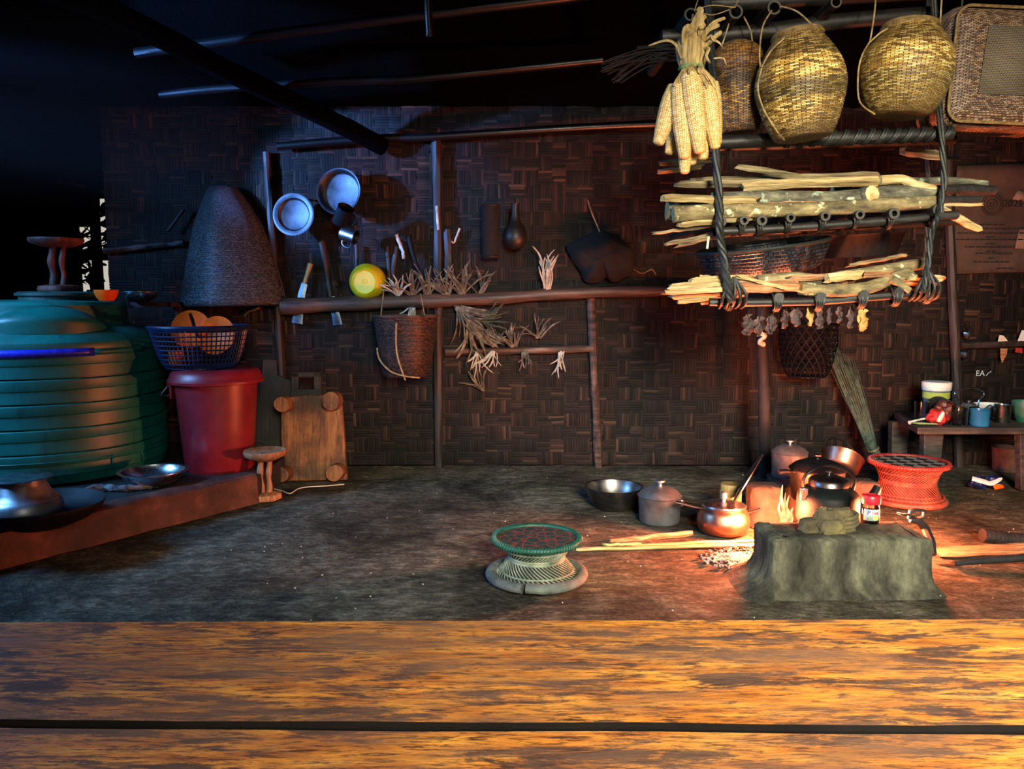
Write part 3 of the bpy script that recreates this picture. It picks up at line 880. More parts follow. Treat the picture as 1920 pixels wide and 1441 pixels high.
KC = V((at(375, 650, BC.y).x, BC.y, PZ + hb))
hk = at(375, 612, BC.y).z - KC.z
rk1, rk0 = 90 / F * BC.y, 60 / F * BC.y
t = thing('colander', 'navy blue plastic colander basket on the red bin lid', 'colander', KC)
mb = MB()
NV, NU = 9, 60
def rk(v): return rk0 + (rk1 - 0.008 - rk0) * (v ** 0.62)
for j in range(NV + 1):                          # horizontal bars
    v = j / NV
    mb.ring((0, 0, v * hk + 0.003), rk(v), 0.0035 if j < NV else 0.006, 60, 5)
for i in range(NU):
    a = 2 * PI * i / NU
    mb.tube([(rk(j / NV) * math.cos(a), rk(j / NV) * math.sin(a), j / NV * hk + 0.003) for j in range(NV + 1)], 0.0032, 4, cap=False)
mb.lathe([(0.001, 0.0), (rk0 + 0.003, 0.0), (rk0 + 0.003, 0.006), (0.001, 0.006)], 40)
mb.build('basket_mesh', M_BLUEPL, t, sharp=50)
MB().lathe([(rk1 - 0.014, hk - 0.016), (rk1 - 0.004, hk - 0.014), (rk1, hk - 0.006), (rk1 + 0.004, hk), (rk1 + 0.002, hk + 0.004), (rk1 - 0.008, hk + 0.004), (rk1 - 0.014, hk - 0.016)], 60, cap=False).build('rim', M_BLUEPL, t, sharp=40)
def disc_plate(name, label, cat, c, r, m, M, depth=0.02, rim=0.8, group=None, lab2=None):
    mb = MB()
    mb.lathe([(0.001, 0.0), (r * rim * 0.96, 0.0), (r * rim, 0.003), (r * 0.97, depth), (r, depth + 0.002), (r, depth + 0.005), (r * 0.96, depth + 0.004), (r * rim - 0.004, 0.006), (0.001, 0.004)], 48)
    o = mb.build(name, m, sharp=40)
    o.matrix_world = Matrix.Translation(c) @ M.to_4x4()
    return tag(o, label, cat, group)
kz = KC.z
p = at(360, 618, BC.y + 0.02); disc_plate('plastic_plate', 'orange plastic plate standing upright in the navy colander, the rear one', 'plate', p, 0.093, M_ORANGE, RZ(0.15) @ RX(PI / 2 - 0.25), 0.016)
p = at(408, 630, BC.y - 0.05); disc_plate('plastic_plate', 'orange plate lying tilted in the navy colander, in front of the upright one', 'plate', p, 0.094, M_ORANGE, RZ(-0.1) @ RX(PI / 2 - 0.3), 0.016)
p0, p1 = at(357, 588, BC.y - 0.12), at(380, 660, BC.y - 0.02)
mb = MB(); mb.tube([p0, p0.lerp(p1, 0.4), p1], [0.010, 0.009, 0.006], 8, flat=0.6)
tag(mb.build('serving_spoon', M_BAKE), 'black spoon handle sticking up out of the navy colander', 'spoon')
p0 = at(322, 625, BC.y - 0.08)
tag(bowl('plastic_cup', 'orange plastic cup seen through the left side of the navy colander', 'cup', V((p0.x, BC.y - 0.05, kz + 0.012)), 0.036, 0.07, 0.028, M_ORANGE), 'orange plastic cup seen through the left side of the navy colander')

# ---- pot in the wok, steel bowl, stick on the platform
pw = fl(45, 1000, PZ)
wc = V((pw.x, pw.y + 0.11, PZ))
wk = bowl('wok', 'wide blackened wok on the platform under the narrow-necked pot', 'wok', wc, 0.215, 0.085, 0.10, M_BLACK)
pc = V((at(38, 940, wc.y).x, wc.y + 0.02, PZ + 0.008))
hp = at(38, 895, pc.y).z - pc.z
t = thing('cooking_pot', 'narrow-necked aluminium cooking pot sitting in the black wok', 'pot', pc)
MB().lathe([(0.001, 0), (0.08, 0.002), (0.125, 0.035), (0.128, 0.06), (0.118, 0.085), (0.098, hp * 0.62), (0.078, hp * 0.86), (0.07, hp * 0.92), (0.072, hp * 0.96), (0.001, hp * 0.95)], 48, smooth=3).build('body', M_ALU, t, sharp=60)
MB().lathe([(0.07, hp * 0.945), (0.098, hp * 0.985), (0.1, hp), (0.094, hp + 0.003), (0.06, hp * 0.985), (0.001, hp * 0.98)], 48).build('rim_plate', M_STEEL, t, sharp=50)
pb = fl(283, 912, PZ)
bowl('steel_basin', 'shallow shiny steel bowl on the platform in front of the tank', 'bowl', V((pb.x, pb.y + 0.03, PZ)), 0.135, 0.068, 0.062, M_STEEL, lip=0.014)
mb = MB()
mb.tube(spline([fl(125, 932, PZ) + V((0, 0, .012)), fl(190, 922, PZ) + V((0, 0, .02)), fl(240, 922, PZ) + V((0, 0, .018)), fl(298, 914, PZ) + V((0, 0, .014))], 8), [0.010 + 0.006 * abs(math.sin(k * .7)) for k in range(25)], 8, jit=0.3)
tag(mb.build('wrapped_stick', plain('grey_rag_wrapped_wood', '1a1b1e', '77797c', 26, .85, bump=.5)), 'short dark stick wrapped in pale rag lying on the platform by the steel bowl', 'stick')

# ---- small pale stool on the floor, boards leaning on the wall
sb = fl(499, 934)
st = at(502, 843, sb.y)
carved_stool('pedestal_stool', 'small pale wooden stool with two legs and round base beside the kerb', V((sb.x, sb.y, 0)), 38 / F * sb.y * 1.03, 28 / F * sb.y * 1.03, st.z, M_STOOLW, ((-0.02, -0.022, 0.014), (0.014, 0.02, 0.013)), tt=0.038, bt=0.028, rot=0.3)

pbd = fl(590, 905)
def leaning(name, label, cat, px, pyb, pyt, Yb, lean):
    p = at(px, pyb, Yb)
    return thing(name, label, cat, (p.x, Yb, 0), (-lean, 0, 0))
t = leaning('low_wooden_table', 'tan low wooden table leaning upright on the wall, four stub legs facing out', 'table', 588, 905, 735, 4.02, 0.10)
w = lambda n: n / F * 4.03
hz = w(165)
mb = MB()
mb.prism([(-w(58), 0.0), (w(64), 0.004), (w(58), hz * .55), (w(52), hz), (w(25), hz * 1.0), (w(8), hz * 0.995), (-w(12), hz * 1.0), (-w(62), hz * .955), (-w(62), hz * .5)], 0.035)
mb.build('top', M_BOARD, t, bevel=0.006)
for (x, z, r, c) in ((-53, 12, 15, 1), (46, 16, 16, 1), (-52, 143, 15, 1), (38, 150, 17, 1)):
    pr = w(r)
    MB().lathe([(0.001, 0), (pr * 1.08, 0), (pr, 0.05), (pr * 0.97, 0.075), (0.001, 0.076)], 14, c=(w(x), 0.0, w(z) + pr * 0.2), M=FACE, disp=lambda u, v: 0.004 * math.sin(u * 9 + x)).build('leg', M_BOARD, t, sharp=35)
t = leaning('framed_board', 'dark board with a square hand hole, behind the tan low table', 'board', 575, 905, 710, 4.13, 0.085)
mb = MB()
h = 195 / F * 4.2
ww = 28 / F * 4.2
mb.box((0, 0.012, (h - 0.09) / 2), (ww * 2.1, 0.022, h - 0.09)); mb.box((-ww * 0.75, 0.012, h - 0.05), (ww * 0.5, 0.022, 0.1)); mb.box((ww * 0.75, 0.012, h - 0.05), (ww * 0.5, 0.022, 0.1)); mb.box((0, 0.012, h - 0.012), (ww * 2, 0.022, 0.028))
mb.build('frame', M_BOARD_DK, t, bevel=0.004)
t = leaning('rounded_board', 'dark round-shouldered chopping board with a neck, behind the pale stool', 'board', 508, 905, 700, 4.2, 0.06)
h = 215 / F * 4.25
mb = MB(); k = 1 / F * 4.25
mb.prism([(-44 * k, 0), (44 * k, 0), (48 * k, h * .5), (46 * k, h * .74), (40 * k, h * .82), (16 * k, h * .86), (14 * k, h), (-12 * k, h), (-14 * k, h * .86), (-36 * k, h * .80), (-48 * k, h * .70), (-52 * k, h * .5)], 0.03)
mb.build('slab_of_wood', M_BOARD_DK, t, bevel=0.006)
t = thing('wire_grill', 'black wire grill leaning behind the pale stool', 'grill', at(480, 868, 3.95), (-0.35, 0, 0))
mb = MB(); k = 1 / F * 3.95
hw = 30 * k
for i in range(15):
    x = -hw + 2 * hw * i / 14
    zt1 = 40 * k * math.sqrt(max(0.02, 1 - (x / hw) ** 2)) 
    mb.tube([(x, 0, -20 * k), (x, 0, zt1)], 0.0016, 5)
mb.build('bar_set', M_IRON, t)
mb = MB(); mb.tube([(hw * math.cos(a), 0, 40 * k * math.sin(a)) for a in [PI * i / 16 for i in range(17)]], 0.003, 6); mb.tube([(-hw, 0, -20 * k), (-hw, 0, 0)], .003, 6); mb.tube([(hw, 0, -20 * k), (hw, 0, 0)], .003, 6); mb.tube([(-hw, 0, -20 * k), (hw, 0, -20 * k)], .003, 6)
mb.build('frame', M_IRON, t)
mb = MB(); mb.tube(spline([fl(512, 917), fl(528, 921), fl(544, 926), fl(558, 918), fl(575, 914), fl(610, 912), fl(645, 909)], 5), 0.0028, 6)
tag(mb.build('cord', M_CREAM, loc=(0, 0, 0.004)), 'thin pale cord lying on the floor by the pale stool', 'cord')
# ================================================================== ON THE BACK WALL
YS = YW - 0.07
mb = MB()
pp = spline([at(528, 575, YS), at(700, 567, YS), at(880, 561, YS), at(1060, 550, YS), at(1250, 545, YS), at(1300, 546, YS)], 10)
mb.tube(pp, [0.045 - 0.018 * (i / (len(pp) - 1)) + 0.003 * math.sin(i * .9) for i in range(len(pp))], 12, jit=0.05)
tag(mb.build('wall_pole', M_RAIL), 'long dark horizontal pole fixed along the back wall, things tucked behind it', 'pole')

# grey conical rain hood
rows = [(572, 338, 536), (545, 341, 531), (520, 346, 524), (495, 350, 516), (470, 354, 509), (445, 359, 499), (425, 363, 491), (405, 369, 481), (388, 376, 470), (372, 382, 458), (360, 387, 449), (352, 392, 440), (348, 402, 428)]
YH = YW - 0.05
def hood(u, v):
    f = v * (len(rows) - 1)
    i = min(int(f), len(rows) - 2)
    g = f - i
    y, l, r = [rows[i][k] + (rows[i + 1][k] - rows[i][k]) * g for k in range(3)]
    p = at(l + (r - l) * u, y - 4 * math.sin(u * PI) * (1 - v) * 0 + (1 - v) * 6 * (0.5 - u) * 0.6, YH)
    b = (math.sin(PI * u) ** 0.75) * (0.20 * (1 - v) ** 0.8 + 0.035)
    p.y -= b
    return p
h0 = at(435, 570, YH)
t = thing('rain_hood', 'tall grey woven rain hood hanging on the wall above the navy colander', 'hood', h0)
MB().grid(hood, 30, 36).build('woven_shell', M_HOOD, t, off=None, sharp=80, solid=0.004)
o = t.children[0]; o.location = -h0
mb = MB(); mb.tube([hood(u / 24, 0) for u in range(25)], 0.007, 6, flat=0.6); mb.tube([hood(0, u / 16) for u in range(17)], 0.005, 6); mb.tube([hood(1, u / 16) for u in range(17)], 0.005, 6)
mb.build('rim_binding', plain('grey_cane_binding', '202124', '3a3c40', 40, .6), t).location = -h0

# steel plates and cups
def wallM(yaw, pitch): return RZ(yaw) @ RX(PI / 2 + pitch)
def hung(name, label, cat, px, py, rpx, Y, prof, m, yaw=0, pitch=0, n=48, extra=None):
    """something round seen face on: profile in units of its radius, height towards the viewer"""
    p = at(px, py, Y)
    k = rpx / F * Y
    t = thing(name, label, cat, p)
    Mx = wallM(yaw, pitch)
    MB().lathe([(max(r * k, 1e-4), z * k) for r, z in prof], n, M=Mx, cap=False).build('dish' if not extra else extra, m, t, sharp=35)
    return t, Mx, k
PLATE = [(0.001, 0.0), (0.70, 0.0), (0.74, 0.02), (0.78, 0.12), (0.86, 0.15), (0.99, 0.17), (1.0, 0.20), (0.97, 0.21), (0.86, 0.19), (0.78, 0.17), (0.72, 0.06), (0.68, 0.035), (0.001, 0.035)]
t, Mx, k = hung('steel_plate', 'round steel plate hanging on the wall, the lower left of two', 'plate', 553, 403, 39, YW - 0.12, PLATE, M_PLATE, yaw=-0.10, pitch=-0.06)
MB().tube([(0, 0.11, 0), (0, 0.0, 0.0)], 0.006, 6).build('hook', M_IRON, t).location = (0, 0, k * 0.9)
PAN = [(0.001, 0.0), (0.80, 0.0), (0.86, 0.05), (0.94, 0.30), (1.0, 0.33), (1.0, 0.37), (0.96, 0.36), (0.90, 0.30), (0.83, 0.07), (0.78, 0.04), (0.001, 0.04)]
t, Mx, k = hung('steel_tray', 'deep round steel tray hanging upper right of the steel plate', 'tray', 641, 362, 42, YW - 0.10, PAN, M_PLATE, yaw=-0.20, pitch=-0.10)
MB().tube([(0, 0.09, 0), (0, 0.0, 0.0)], 0.006, 6).build('hook', M_IRON, t).location = (0, 0, k * 0.9)
def mug(name, label, p, M, r, h, m, handle=True, mh=None, group=None):
    t = thing(name, label, 'mug', p, (0, 0, 0), group)
    MB().lathe([(0.001, 0), (r * 0.95, 0), (r, 0.004), (r, h * 0.95), (r * 1.05, h), (r * 0.96, h), (r * 0.93, h * 0.9), (r * 0.9, 0.006), (0.001, 0.005)], 32, M=M).build('cup_body', m, t, sharp=40)
    if handle:
        pts = spline([M @ V((r * 0.97, 0, h * 0.82)), M @ V((r * 1.55, 0, h * 0.78)), M @ V((r * 1.65, 0, h * 0.5)), M @ V((r * 1.4, 0, h * 0.25)), M @ V((r * 0.97, 0, h * 0.2))], 5)
        MB().tube(pts, 0.005, 7, flat=0.6).build('handle', mh or m, t)
    return t
mug('tin_mug', 'dark tin mug hanging in front of the deep steel tray', at(637, 418, YW - 0.22), RY(0.55) @ RX(0.5), 0.043, 0.10, M_BLACK)
mug('tin_mug', 'scratched tin mug hanging just below the deep steel tray', at(641, 436, YW - 0.16), RY(1.9) @ RX(0.2), 0.04, 0.085, M_STEELD)

# yellow bowls standing on the pole, bases outwards
YB = YS - 0.055
BOWLB = [(1.0, -0.05), (1.0, 0.0), (0.96, 0.12), (0.86, 0.42), (0.72, 0.60), (0.66, 0.62), (0.66, 0.68), (0.61, 0.68), (0.60, 0.63), (0.001, 0.63)]
t, Mx, k = hung('yellow_bowl', 'bright yellow plastic bowl standing on the wall pole, base facing out', 'bowl', 688, 528, 33.5, YS - 0.01, BOWLB[:8], M_YELLOW, yaw=-0.03, pitch=0.05, extra='bowl_side')
MB().lathe([(r * k, z * k) for r, z in BOWLB[7:]], 40, M=Mx, cap=False).build('base_disc', M_YELLOWC, t)
mk = MB(); mk.tube([(-0.016, -0.64 * k, -0.004), (-0.011, -0.64 * k, 0.008), (0.0, -0.64 * k, 0.013), (0.013, -0.64 * k, 0.008), (0.016, -0.64 * k, -0.006), (0, -0.64 * k, -0.009), (-0.016, -0.64 * k, -0.004)], 0.0014, 5); mk.tube([(-0.008, -0.64 * k, 0), (0, -0.64 * k, 0.004), (0.008, -0.64 * k, -0.002)], 0.0014, 5)
mk.build('moulded_mark', M_YELLOW, t)
t, Mx, k = hung('yellow_bowl', 'darker yellow bowl half hidden behind the bright yellow one', 'bowl', 692, 528, 32, YS + 0.035, [(1.0, 0), (0.97, 0.1), (0.9, 0.3), (0.001, 0.32)], plain('amber_plastic', 'b08a12', 'cba61e', 8, .4), extra='bowl_side')

# long knives tucked behind the pole: handle above, blade below
def dao(label, pts, wh, wb, mh, split, name='machete'):
    """pts: pixel points down the tool; split: index where the handle ends"""
    P = [at(x, y, YW - 0.035 - 0.004 * i) for i, (x, y) in enumerate(pts)]
    t = thing(name, label, 'machete', P[split])
    hd = MB(); hd.tube([p - P[split] for p in spline(P[:split + 1], 4)], [wh / F * YW / 2 * (1.15 - 0.3 * i / (4 * split)) for i in range(4 * split + 1)], 10, flat=0.7, jit=0.04)
    hd.build('handle', mh, t)
    bl = MB()
    Q = [p - P[split] for p in P[split:]]
    vs = []
    for i, q in enumerate(Q):
        w_ = wb[i] / F * YW / 2
        d = (Q[min(i + 1, len(Q) - 1)] - Q[max(i - 1, 0)]).normalized()
        sd = V((d.z, 0, -d.x)).normalized()
        vs += [q - sd * w_, q - sd * w_ * 0.2 - V((0, 0.004, 0)), q + sd * w_, q - sd * w_ * 0.2 + V((0, 0.004, 0))]
    m_ = len(Q)
    fs = [(i * 4 + k_, i * 4 + (k_ + 1) % 4, i * 4 + 4 + (k_ + 1) % 4, i * 4 + 4 + k_) for i in range(m_ - 1) for k_ in range(4)]
    fs += [(0, 1, 2, 3), tuple((m_ - 1) * 4 + k_ for k_ in range(4))]
    bl.add(vs, fs).build('blade', M_BLADE, t, sharp=20)
    return t
dao('machete with tan wooden handle tucked behind the wall pole, left of the yellow bowl', [(582, 494), (577, 512), (571, 531), (566, 550), (562, 575), (559, 592), (557, 606)], 13, [11, 13, 14, 18, 20], M_BAMCUP, 2)
dao('machete with long dark wooden handle behind the wall pole, next to the tan-handled one', [(604, 452), (611, 490), (617, 530), (621, 556), (626, 580), (630, 592), (633, 609)], 15, [12, 14, 15, 17], M_POST, 3)
def stick(label, pts, r0, r1, m, Y=YW - 0.035, name='stick', cat='stick', jit=0.1):
    P = spline([at(x, y, Y - 0.003 * i) for i, (x, y) in enumerate(pts)], 4)
    n_ = len(P) - 1
    mb = MB(); mb.tube(P, [(r0 + (r1 - r0) * i / n_) / F * Y for i in range(n_ + 1)], 8, jit=jit)
    return tag(mb.build(name, m, sharp=60), label, cat)
stick('short brown stick hanging above the yellow bowl', [(668, 458), (669, 480), (668, 505)], 4, 3.5, M_POST)
stick('thin dark stick right of the yellow bowl, leaning on the wall pole', [(726, 462), (729, 500), (732, 556)], 4.5, 5, M_POST)
stick('dark bent stick with the pale carved spoon hung over it', [(744, 462), (738, 500), (735, 556)], 5, 4, M_POST, YW - 0.05)
stick('dark broad-bladed paddle leaning behind the husks, its tip below the wall pole', [(766, 440), (775, 480), (788, 520), (800, 570), (804, 592)], 5, 3, M_BLACK, YW - 0.06, 'paddle', 'paddle')
stick('pale carved bone spoon hanging above the wall pole near the husks', [(743, 440), (749, 455), (755, 472), (757, 485)], 3.5, 3, M_HUSKW, YW - 0.075, 'spoon', 'spoon', 0.3)
stick('white paper slip tucked beside the middle wall post', [(819, 386), (820, 408), (822, 431)], 2.6, 2.6, M_HUSKW, YW - 0.06, 'paper_slip', 'paper')
stick('pale splinter of wood stuck in the wall left of the grey hood', [(344, 393), (330, 412), (315, 432)], 4, 2.5, M_POST, YW - 0.06, 'wood_splinter', 'stick')
stick('short pale twig hooked on the wall just right of the grey hood foot', [(486, 576), (476, 581), (466, 584), (458, 592)], 3, 2, M_HUSKD, YW - 0.012, 'twig', 'twig')
stick('forked pale straw stuck in the wall right of the middle post', [(862, 428), (855, 446), (850, 455), (840, 445)], 2, 1.5, M_HUSKW, YW - 0.03, 'straw', 'straw')

# husk tufts (seed ears dried by the fire)
def husk(label, px, py, n_, lpx, a0, a1, m, Y=YW - 0.05, w=0.0055, curl=0.65, group='dried husk tufts on the back wall', name='husk_tuft'):
    """a tuft of curled husk leaves: angles in degrees from straight up, clockwise"""
    p0 = at(px, py, Y)
    k = Y / F
    mb = MB()
    n_ = int(n_ * 1.4)
    for i in range(n_):
        a = math.radians(a0 + (a1 - a0) * (i + RD.random()) / n_)
        L = lpx * k * RD.uniform(0.65, 1.1)
        d = V((math.sin(a), 0, math.cos(a)))
        sd = V((d.z, 0, -d.x)) * RD.choice((-1, 1))
        c_ = RD.uniform(-curl, curl) * L
        y1 = RD.uniform(-0.05, -0.005)
        b0 = V((RD.uniform(-6, 6) * k, 0, RD.uniform(-3, 3) * k))
        pts = [b0, b0 + d * L * .35 + V((0, y1 * .5, 0)) + sd * c_ * .2, b0 + d * L * .7 + V((0, y1, 0)) + sd * c_ * .5, b0 + d * L + V((0, y1 * 1.1, 0)) + sd * c_]
        mb.blade(spline(pts, 3), w * RD.uniform(0.5, 1.1), (RD.uniform(-.5, .5), -1, RD.uniform(-.3, .3)))
    mb.tube([(0, 0.05, 0), (0, 0, 0)], 0.009, 6)
    o = mb.build(name, m, loc=p0, sharp=50)
    return tag(o, label, 'husk', group)
YT = YS - 0.02
husk('white husk tuft on the wall pole nearest the yellow bowl', 748, 552, 9, 34, -55, 30, M_HUSKW, YT)
husk('small curled grey husk tuft, second from the yellow bowl along the wall pole', 773, 551, 9, 40, -45, 45, M_HUSKD, YT)
husk('tall looped husk tuft just left of the middle wall post, above the pole', 802, 551, 10, 52, -20, 25, M_HUSKD, YT)
husk('wide husk tuft just right of the middle wall post, above the pole', 838, 550, 12, 50, -70, 15, M_HUSKD, YT)
husk('dense twisted husk tuft, second right of the middle wall post on the pole', 866, 549, 13, 52, -40, 40, M_HUSKD, YT)
husk('sparse thin husk tuft below the dark cylinder basket on the wall pole', 900, 547, 7, 42, -30, 40, M_HUSKD, YT)
husk('bushy pale husk tuft standing alone on the wall pole, left of the dark bag', 1026, 541, 12, 50, -35, 35, M_HUSKW, YT)
husk('long single husk above the bushy pale tuft on the wall pole', 1024, 505, 3, 36, -12, 12, M_HUSKW, YT)
husk('short husk ends hanging below the wall pole over the brown basket', 775, 575, 8, 24, 150, 210, M_HUSKW, YT + 0.01)
husk('long trailing husk bunch hanging below the pole, its upper part', 858, 575, 14, 62, 105, 165, M_HUSKD, YT)
husk('thick husk bunch hanging lower right of the trailing bunch', 880, 600, 16, 68, 125, 185, M_HUSKD, YT, w=0.008)
husk('dark green husk bunch under the pole, right of the trailing bunch', 900, 600, 9, 52, 60, 120, plain('greenish_husk', '1f2418', '4a5038', 20, .8), YT)
husk('row of curled husks over the low rail, left end', 925, 648, 11, 40, -60, 30, M_HUSKD, YW - 0.08)
husk('row of curled husks over the low rail, middle', 962, 648, 11, 40, -50, 20, M_HUSKD, YW - 0.08)
husk('looped husks at the right end of the low rail', 1008, 632, 8, 40, -60, 60, M_HUSKD, YW - 0.06)
husk('husk tips hanging under the low rail, left end', 896, 660, 6, 40, 155, 205, M_HUSKW, YW - 0.08)
husk('husk tips hanging under the middle of the low rail', 926, 660, 6, 34, 150, 210, M_HUSKW, YW - 0.08)
husk('husk tips hanging under the low rail, third from its left', 984, 660, 6, 30, 130, 200, M_HUSKD, YW - 0.08)
husk('pair of husk tips hanging under the right end of the low rail', 1052, 660, 5, 42, 165, 205, M_HUSKW, YW - 0.08)
husk('fan of husks stuck low in the wall under the low rail', 905, 730, 7, 44, -70, 15, M_HUSKD, YW - 0.05)

# brown tapering carrying basket with its cane strap
bc = at(762, 704, YW - 0.23)
hB = at(762, 592, YW - 0.23).z - bc.z
kk = (YW - 0.23) / F
t = thing('carrying_basket', 'brown tapering carrying basket hanging under the wall pole', 'basket', bc)
MB().lathe([(0.001, 0.006), (42 * kk, 0), (44 * kk, 0.01), (50 * kk, hB * .35), (56 * kk, hB * .75), (60 * kk, hB), (58 * kk, hB), (54 * kk, hB * .75), (46 * kk, hB * .3), (42 * kk, 0.02), (0.001, 0.02)], 64).build('woven_body', M_BRBASK, t, sharp=50)
MB().ring((0, 0, hB), 60 * kk, 0.007, 60, 6).build('rim', M_RAIL, t)
mb = MB()
rr = 50 * kk
mb.tube(spline([(-50 * kk, -24 * kk, hB * .48), (-44 * kk, -36 * kk, hB * .3), (-22 * kk, -52 * kk, hB * .12), (5 * kk, -54 * kk, hB * .04), (30 * kk, -40 * kk, -hB * .0)], 6), 0.0045, 6)
mb.tube(spline([(-8 * kk, -62 * kk, hB * .9), (-10 * kk, -58 * kk, hB * .6), (-8 * kk, -54 * kk, hB * .35), (0, -52 * kk, hB * .1), (4 * kk, -46 * kk, -0.01)], 6), 0.0045, 6)
mb.tube([(-40 * kk, -36 * kk, hB), (-38 * kk, -10 * kk, hB * 1.42)], 0.003, 5)
mb.tube([(40 * kk, -36 * kk, hB), (30 * kk, -10 * kk, hB * 1.36)], 0.003, 5)
mb.build('cane_strap', M_CANE, t)
# gourd and dark cylinder basket
gp = at(966, 468, YW - 0.13); kk = (YW - 0.13) / F
t = thing('gourd_flask', 'dark long-necked gourd hanging on the wall', 'gourd', gp)
MB().lathe([(0.001, 0), (10, 2), (19, 12), (21.5, 24), (18, 38), (11, 50), (8, 62), (7, 78), (8, 84)], 28, smooth=3).build('gourd_body', plain('dark_gourd', '0e0c0b', '231d1a', 9, .45, bump=.1), t)
o = t.children[0]; o.scale = (kk, kk, kk)
MB().tube([(0, 0, 84 * kk), (0, 0.14, 98 * kk)], 0.003, 6).build('hanging_string', M_ROPE, t)
gp = at(920, 484, YW - 0.10)
t = thing('cylinder_basket', 'dark narrow cylinder basket hanging left of the gourd', 'basket', gp)
MB().lathe([(0.001, 0.004), (16 * kk, 0), (16.5 * kk, 20 * kk), (17 * kk, 96 * kk), (15 * kk, 96 * kk), (14 * kk, 10 * kk)], 36, cap=False).build('woven_body', basket_mat('dark_narrow_weave', ['0a0a0b', '131314', '1b1b1c'], 40, 50, rough=.85), t, sharp=50)
MB().ring((0, 0, 96 * kk), 17 * kk, 0.004, 36, 6).build('rim', M_ROPE, t)
MB().ring((0, 0, 3 * kk), 16.5 * kk, 0.005, 36, 6).build('foot_ring', M_ROPE, t)
# dark bag / leaf hat bundle
ol = [(1058, 460), (1074, 451), (1100, 440), (1122, 428), (1148, 436), (1170, 452), (1188, 462), (1192, 488), (1184, 506), (1186, 518), (1164, 522), (1158, 530), (1144, 530), (1136, 514), (1128, 531), (1104, 532), (1092, 526), (1090, 508), (1074, 492), (1066, 474)]
bp = at(1128, 430, YW - 0.06)
t = thing('cloth_bag', 'slumped black cloth bag hanging on the wall right of the bushy husk tuft', 'bag', bp)
mb = MB()
cx, cy = 1130, 485
ns = 8
vs = [at(cx, cy, YW - 0.24) - bp]
for j in range(1, ns + 1):
    f = j / ns
    for (x, y) in ol:
        dp = 0.06 + 0.18 * math.sqrt(max(0, 1 - f * f)) + (0.09 * mnoise.noise(V((x * .035, y * .03, f * 2.5))) * f if j < ns else 0)
        vs.append(at(cx + (x - cx) * f, cy + (y - cy) * f, YW - dp) - bp)
no = len(ol)
fs = [(0, 1 + i, 1 + (i + 1) % no) for i in range(no)]
for j in range(ns - 1):
    fs += [(1 + j * no + i, 1 + (j + 1) * no + i, 1 + (j + 1) * no + (i + 1) % no, 1 + j * no + (i + 1) % no) for i in range(no)]
mb.add(vs, fs)
mb.build('bag_body', M_CLOTHD, t, sharp=70, sub=1)
mb = MB()
mb.tube([p - bp for p in spline([at(1125, 435, YW - .1), at(1110, 400, YW - .07), at(1102, 375, YW - .05)], 4)], 0.004, 6)
mb.build('strap', M_CANE, t)
mb = MB()
mb.tube([p - bp for p in spline([at(1188, 505, YW - .1), at(1205, 512, YW - .1), at(1222, 505, YW - .09), at(1230, 515, YW - .08)], 5)], 0.002, 5)
mb.build('drawstring', M_CANE, t)

# poster on the wall, right
px0, px1, py0, py1 = 1781, 2010, 312, 514
P0 = at(px0, py1, YW - 0.015)
kk = YW / F * 1.03
t = thing('wall_poster', 'brown paper calendar poster with a round emblem on the wall, right edge', 'poster', P0)
Wp, Hp = at(px1, py1, YW).x - P0.x, at(px0, py0, YW).z - P0.z
mb = MB()
mb.grid(lambda u, v: (u * Wp, -0.004 * math.sin(u * 7 + v * 3) - 0.004, v * Hp + 0.012 * math.sin(u * 2)), 24, 16)
mb.build('sheet', M_PAPER, t, solid=0.002, sharp=70)
def lp(px, py): 
    q = at(px, py, YW - 0.015) - P0
    return V((q.x, -0.013, q.z))
mb = MB()
for r in (19, 15, 9, 4): mb.ring(lp(1858, 383), r * kk, 0.0022, 30, 5, M=RX(PI / 2), flat=0.5)
mb.build('emblem', M_INK, t)
def text(txt, p, size, m, parent, name='lettering', rot=(PI / 2, 0, 0)):
    cu = bpy.data.curves.new(name, 'FONT')
    cu.body = txt; cu.size = size; cu.align_x = 'CENTER'; cu.align_y = 'CENTER'; cu.extrude = 0.0006
    cu.materials.append(m)
    o = bpy.data.objects.new(name, cu)
    C.objects.link(o)
    dg = bpy.context.evaluated_depsgraph_get()
    me = bpy.data.meshes.new_from_object(o.evaluated_get(dg))
    bpy.data.objects.remove(o)
    o = bpy.data.objects.new(name, me)
    C.objects.link(o)
    o.parent = parent; o.location = p; o.rotation_euler = rot
    return o
text('2025', lp(1897, 382), 0.055, M_INK, t)
mb = MB()
for (x0, x1, y) in ((1836, 1882, 421), (1806, 1990, 429), (1792, 1990, 437), (1846, 1862, 444), (1790, 1960, 449), (1846, 1864, 457), (1806, 1900, 463), (1846, 1864, 471), (1826, 1895, 475), (1850, 1862, 484), (1822, 1890, 491), (1865, 1900, 503)):
    xx = x0
    while xx < x1:
        w_ = RD.uniform(4, 12)
        a_, b_ = lp(xx, y), lp(min(xx + w_, x1), y)
        mb.box((a_ + b_) / 2, ((b_ - a_).length, 0.001, 0.0055))
        xx += w_ + 2
mb.build('print_line_block', M_INK, t)
mb = MB(); mb.add([lp(1895, 374) , lp(1920, 378), lp(1935, 366), lp(1906, 357)], [(0, 1, 2, 3)]); mb.build('worn_patch', M_PAPERL, t, solid=0.001)
mb = MB(); mb.add([lp(1908, 430), lp(1990, 430), lp(1990, 470), lp(1900, 466)], [(0, 1, 2, 3)])
mb.build('worn_patch', M_PAPERL, t, solid=0.001)

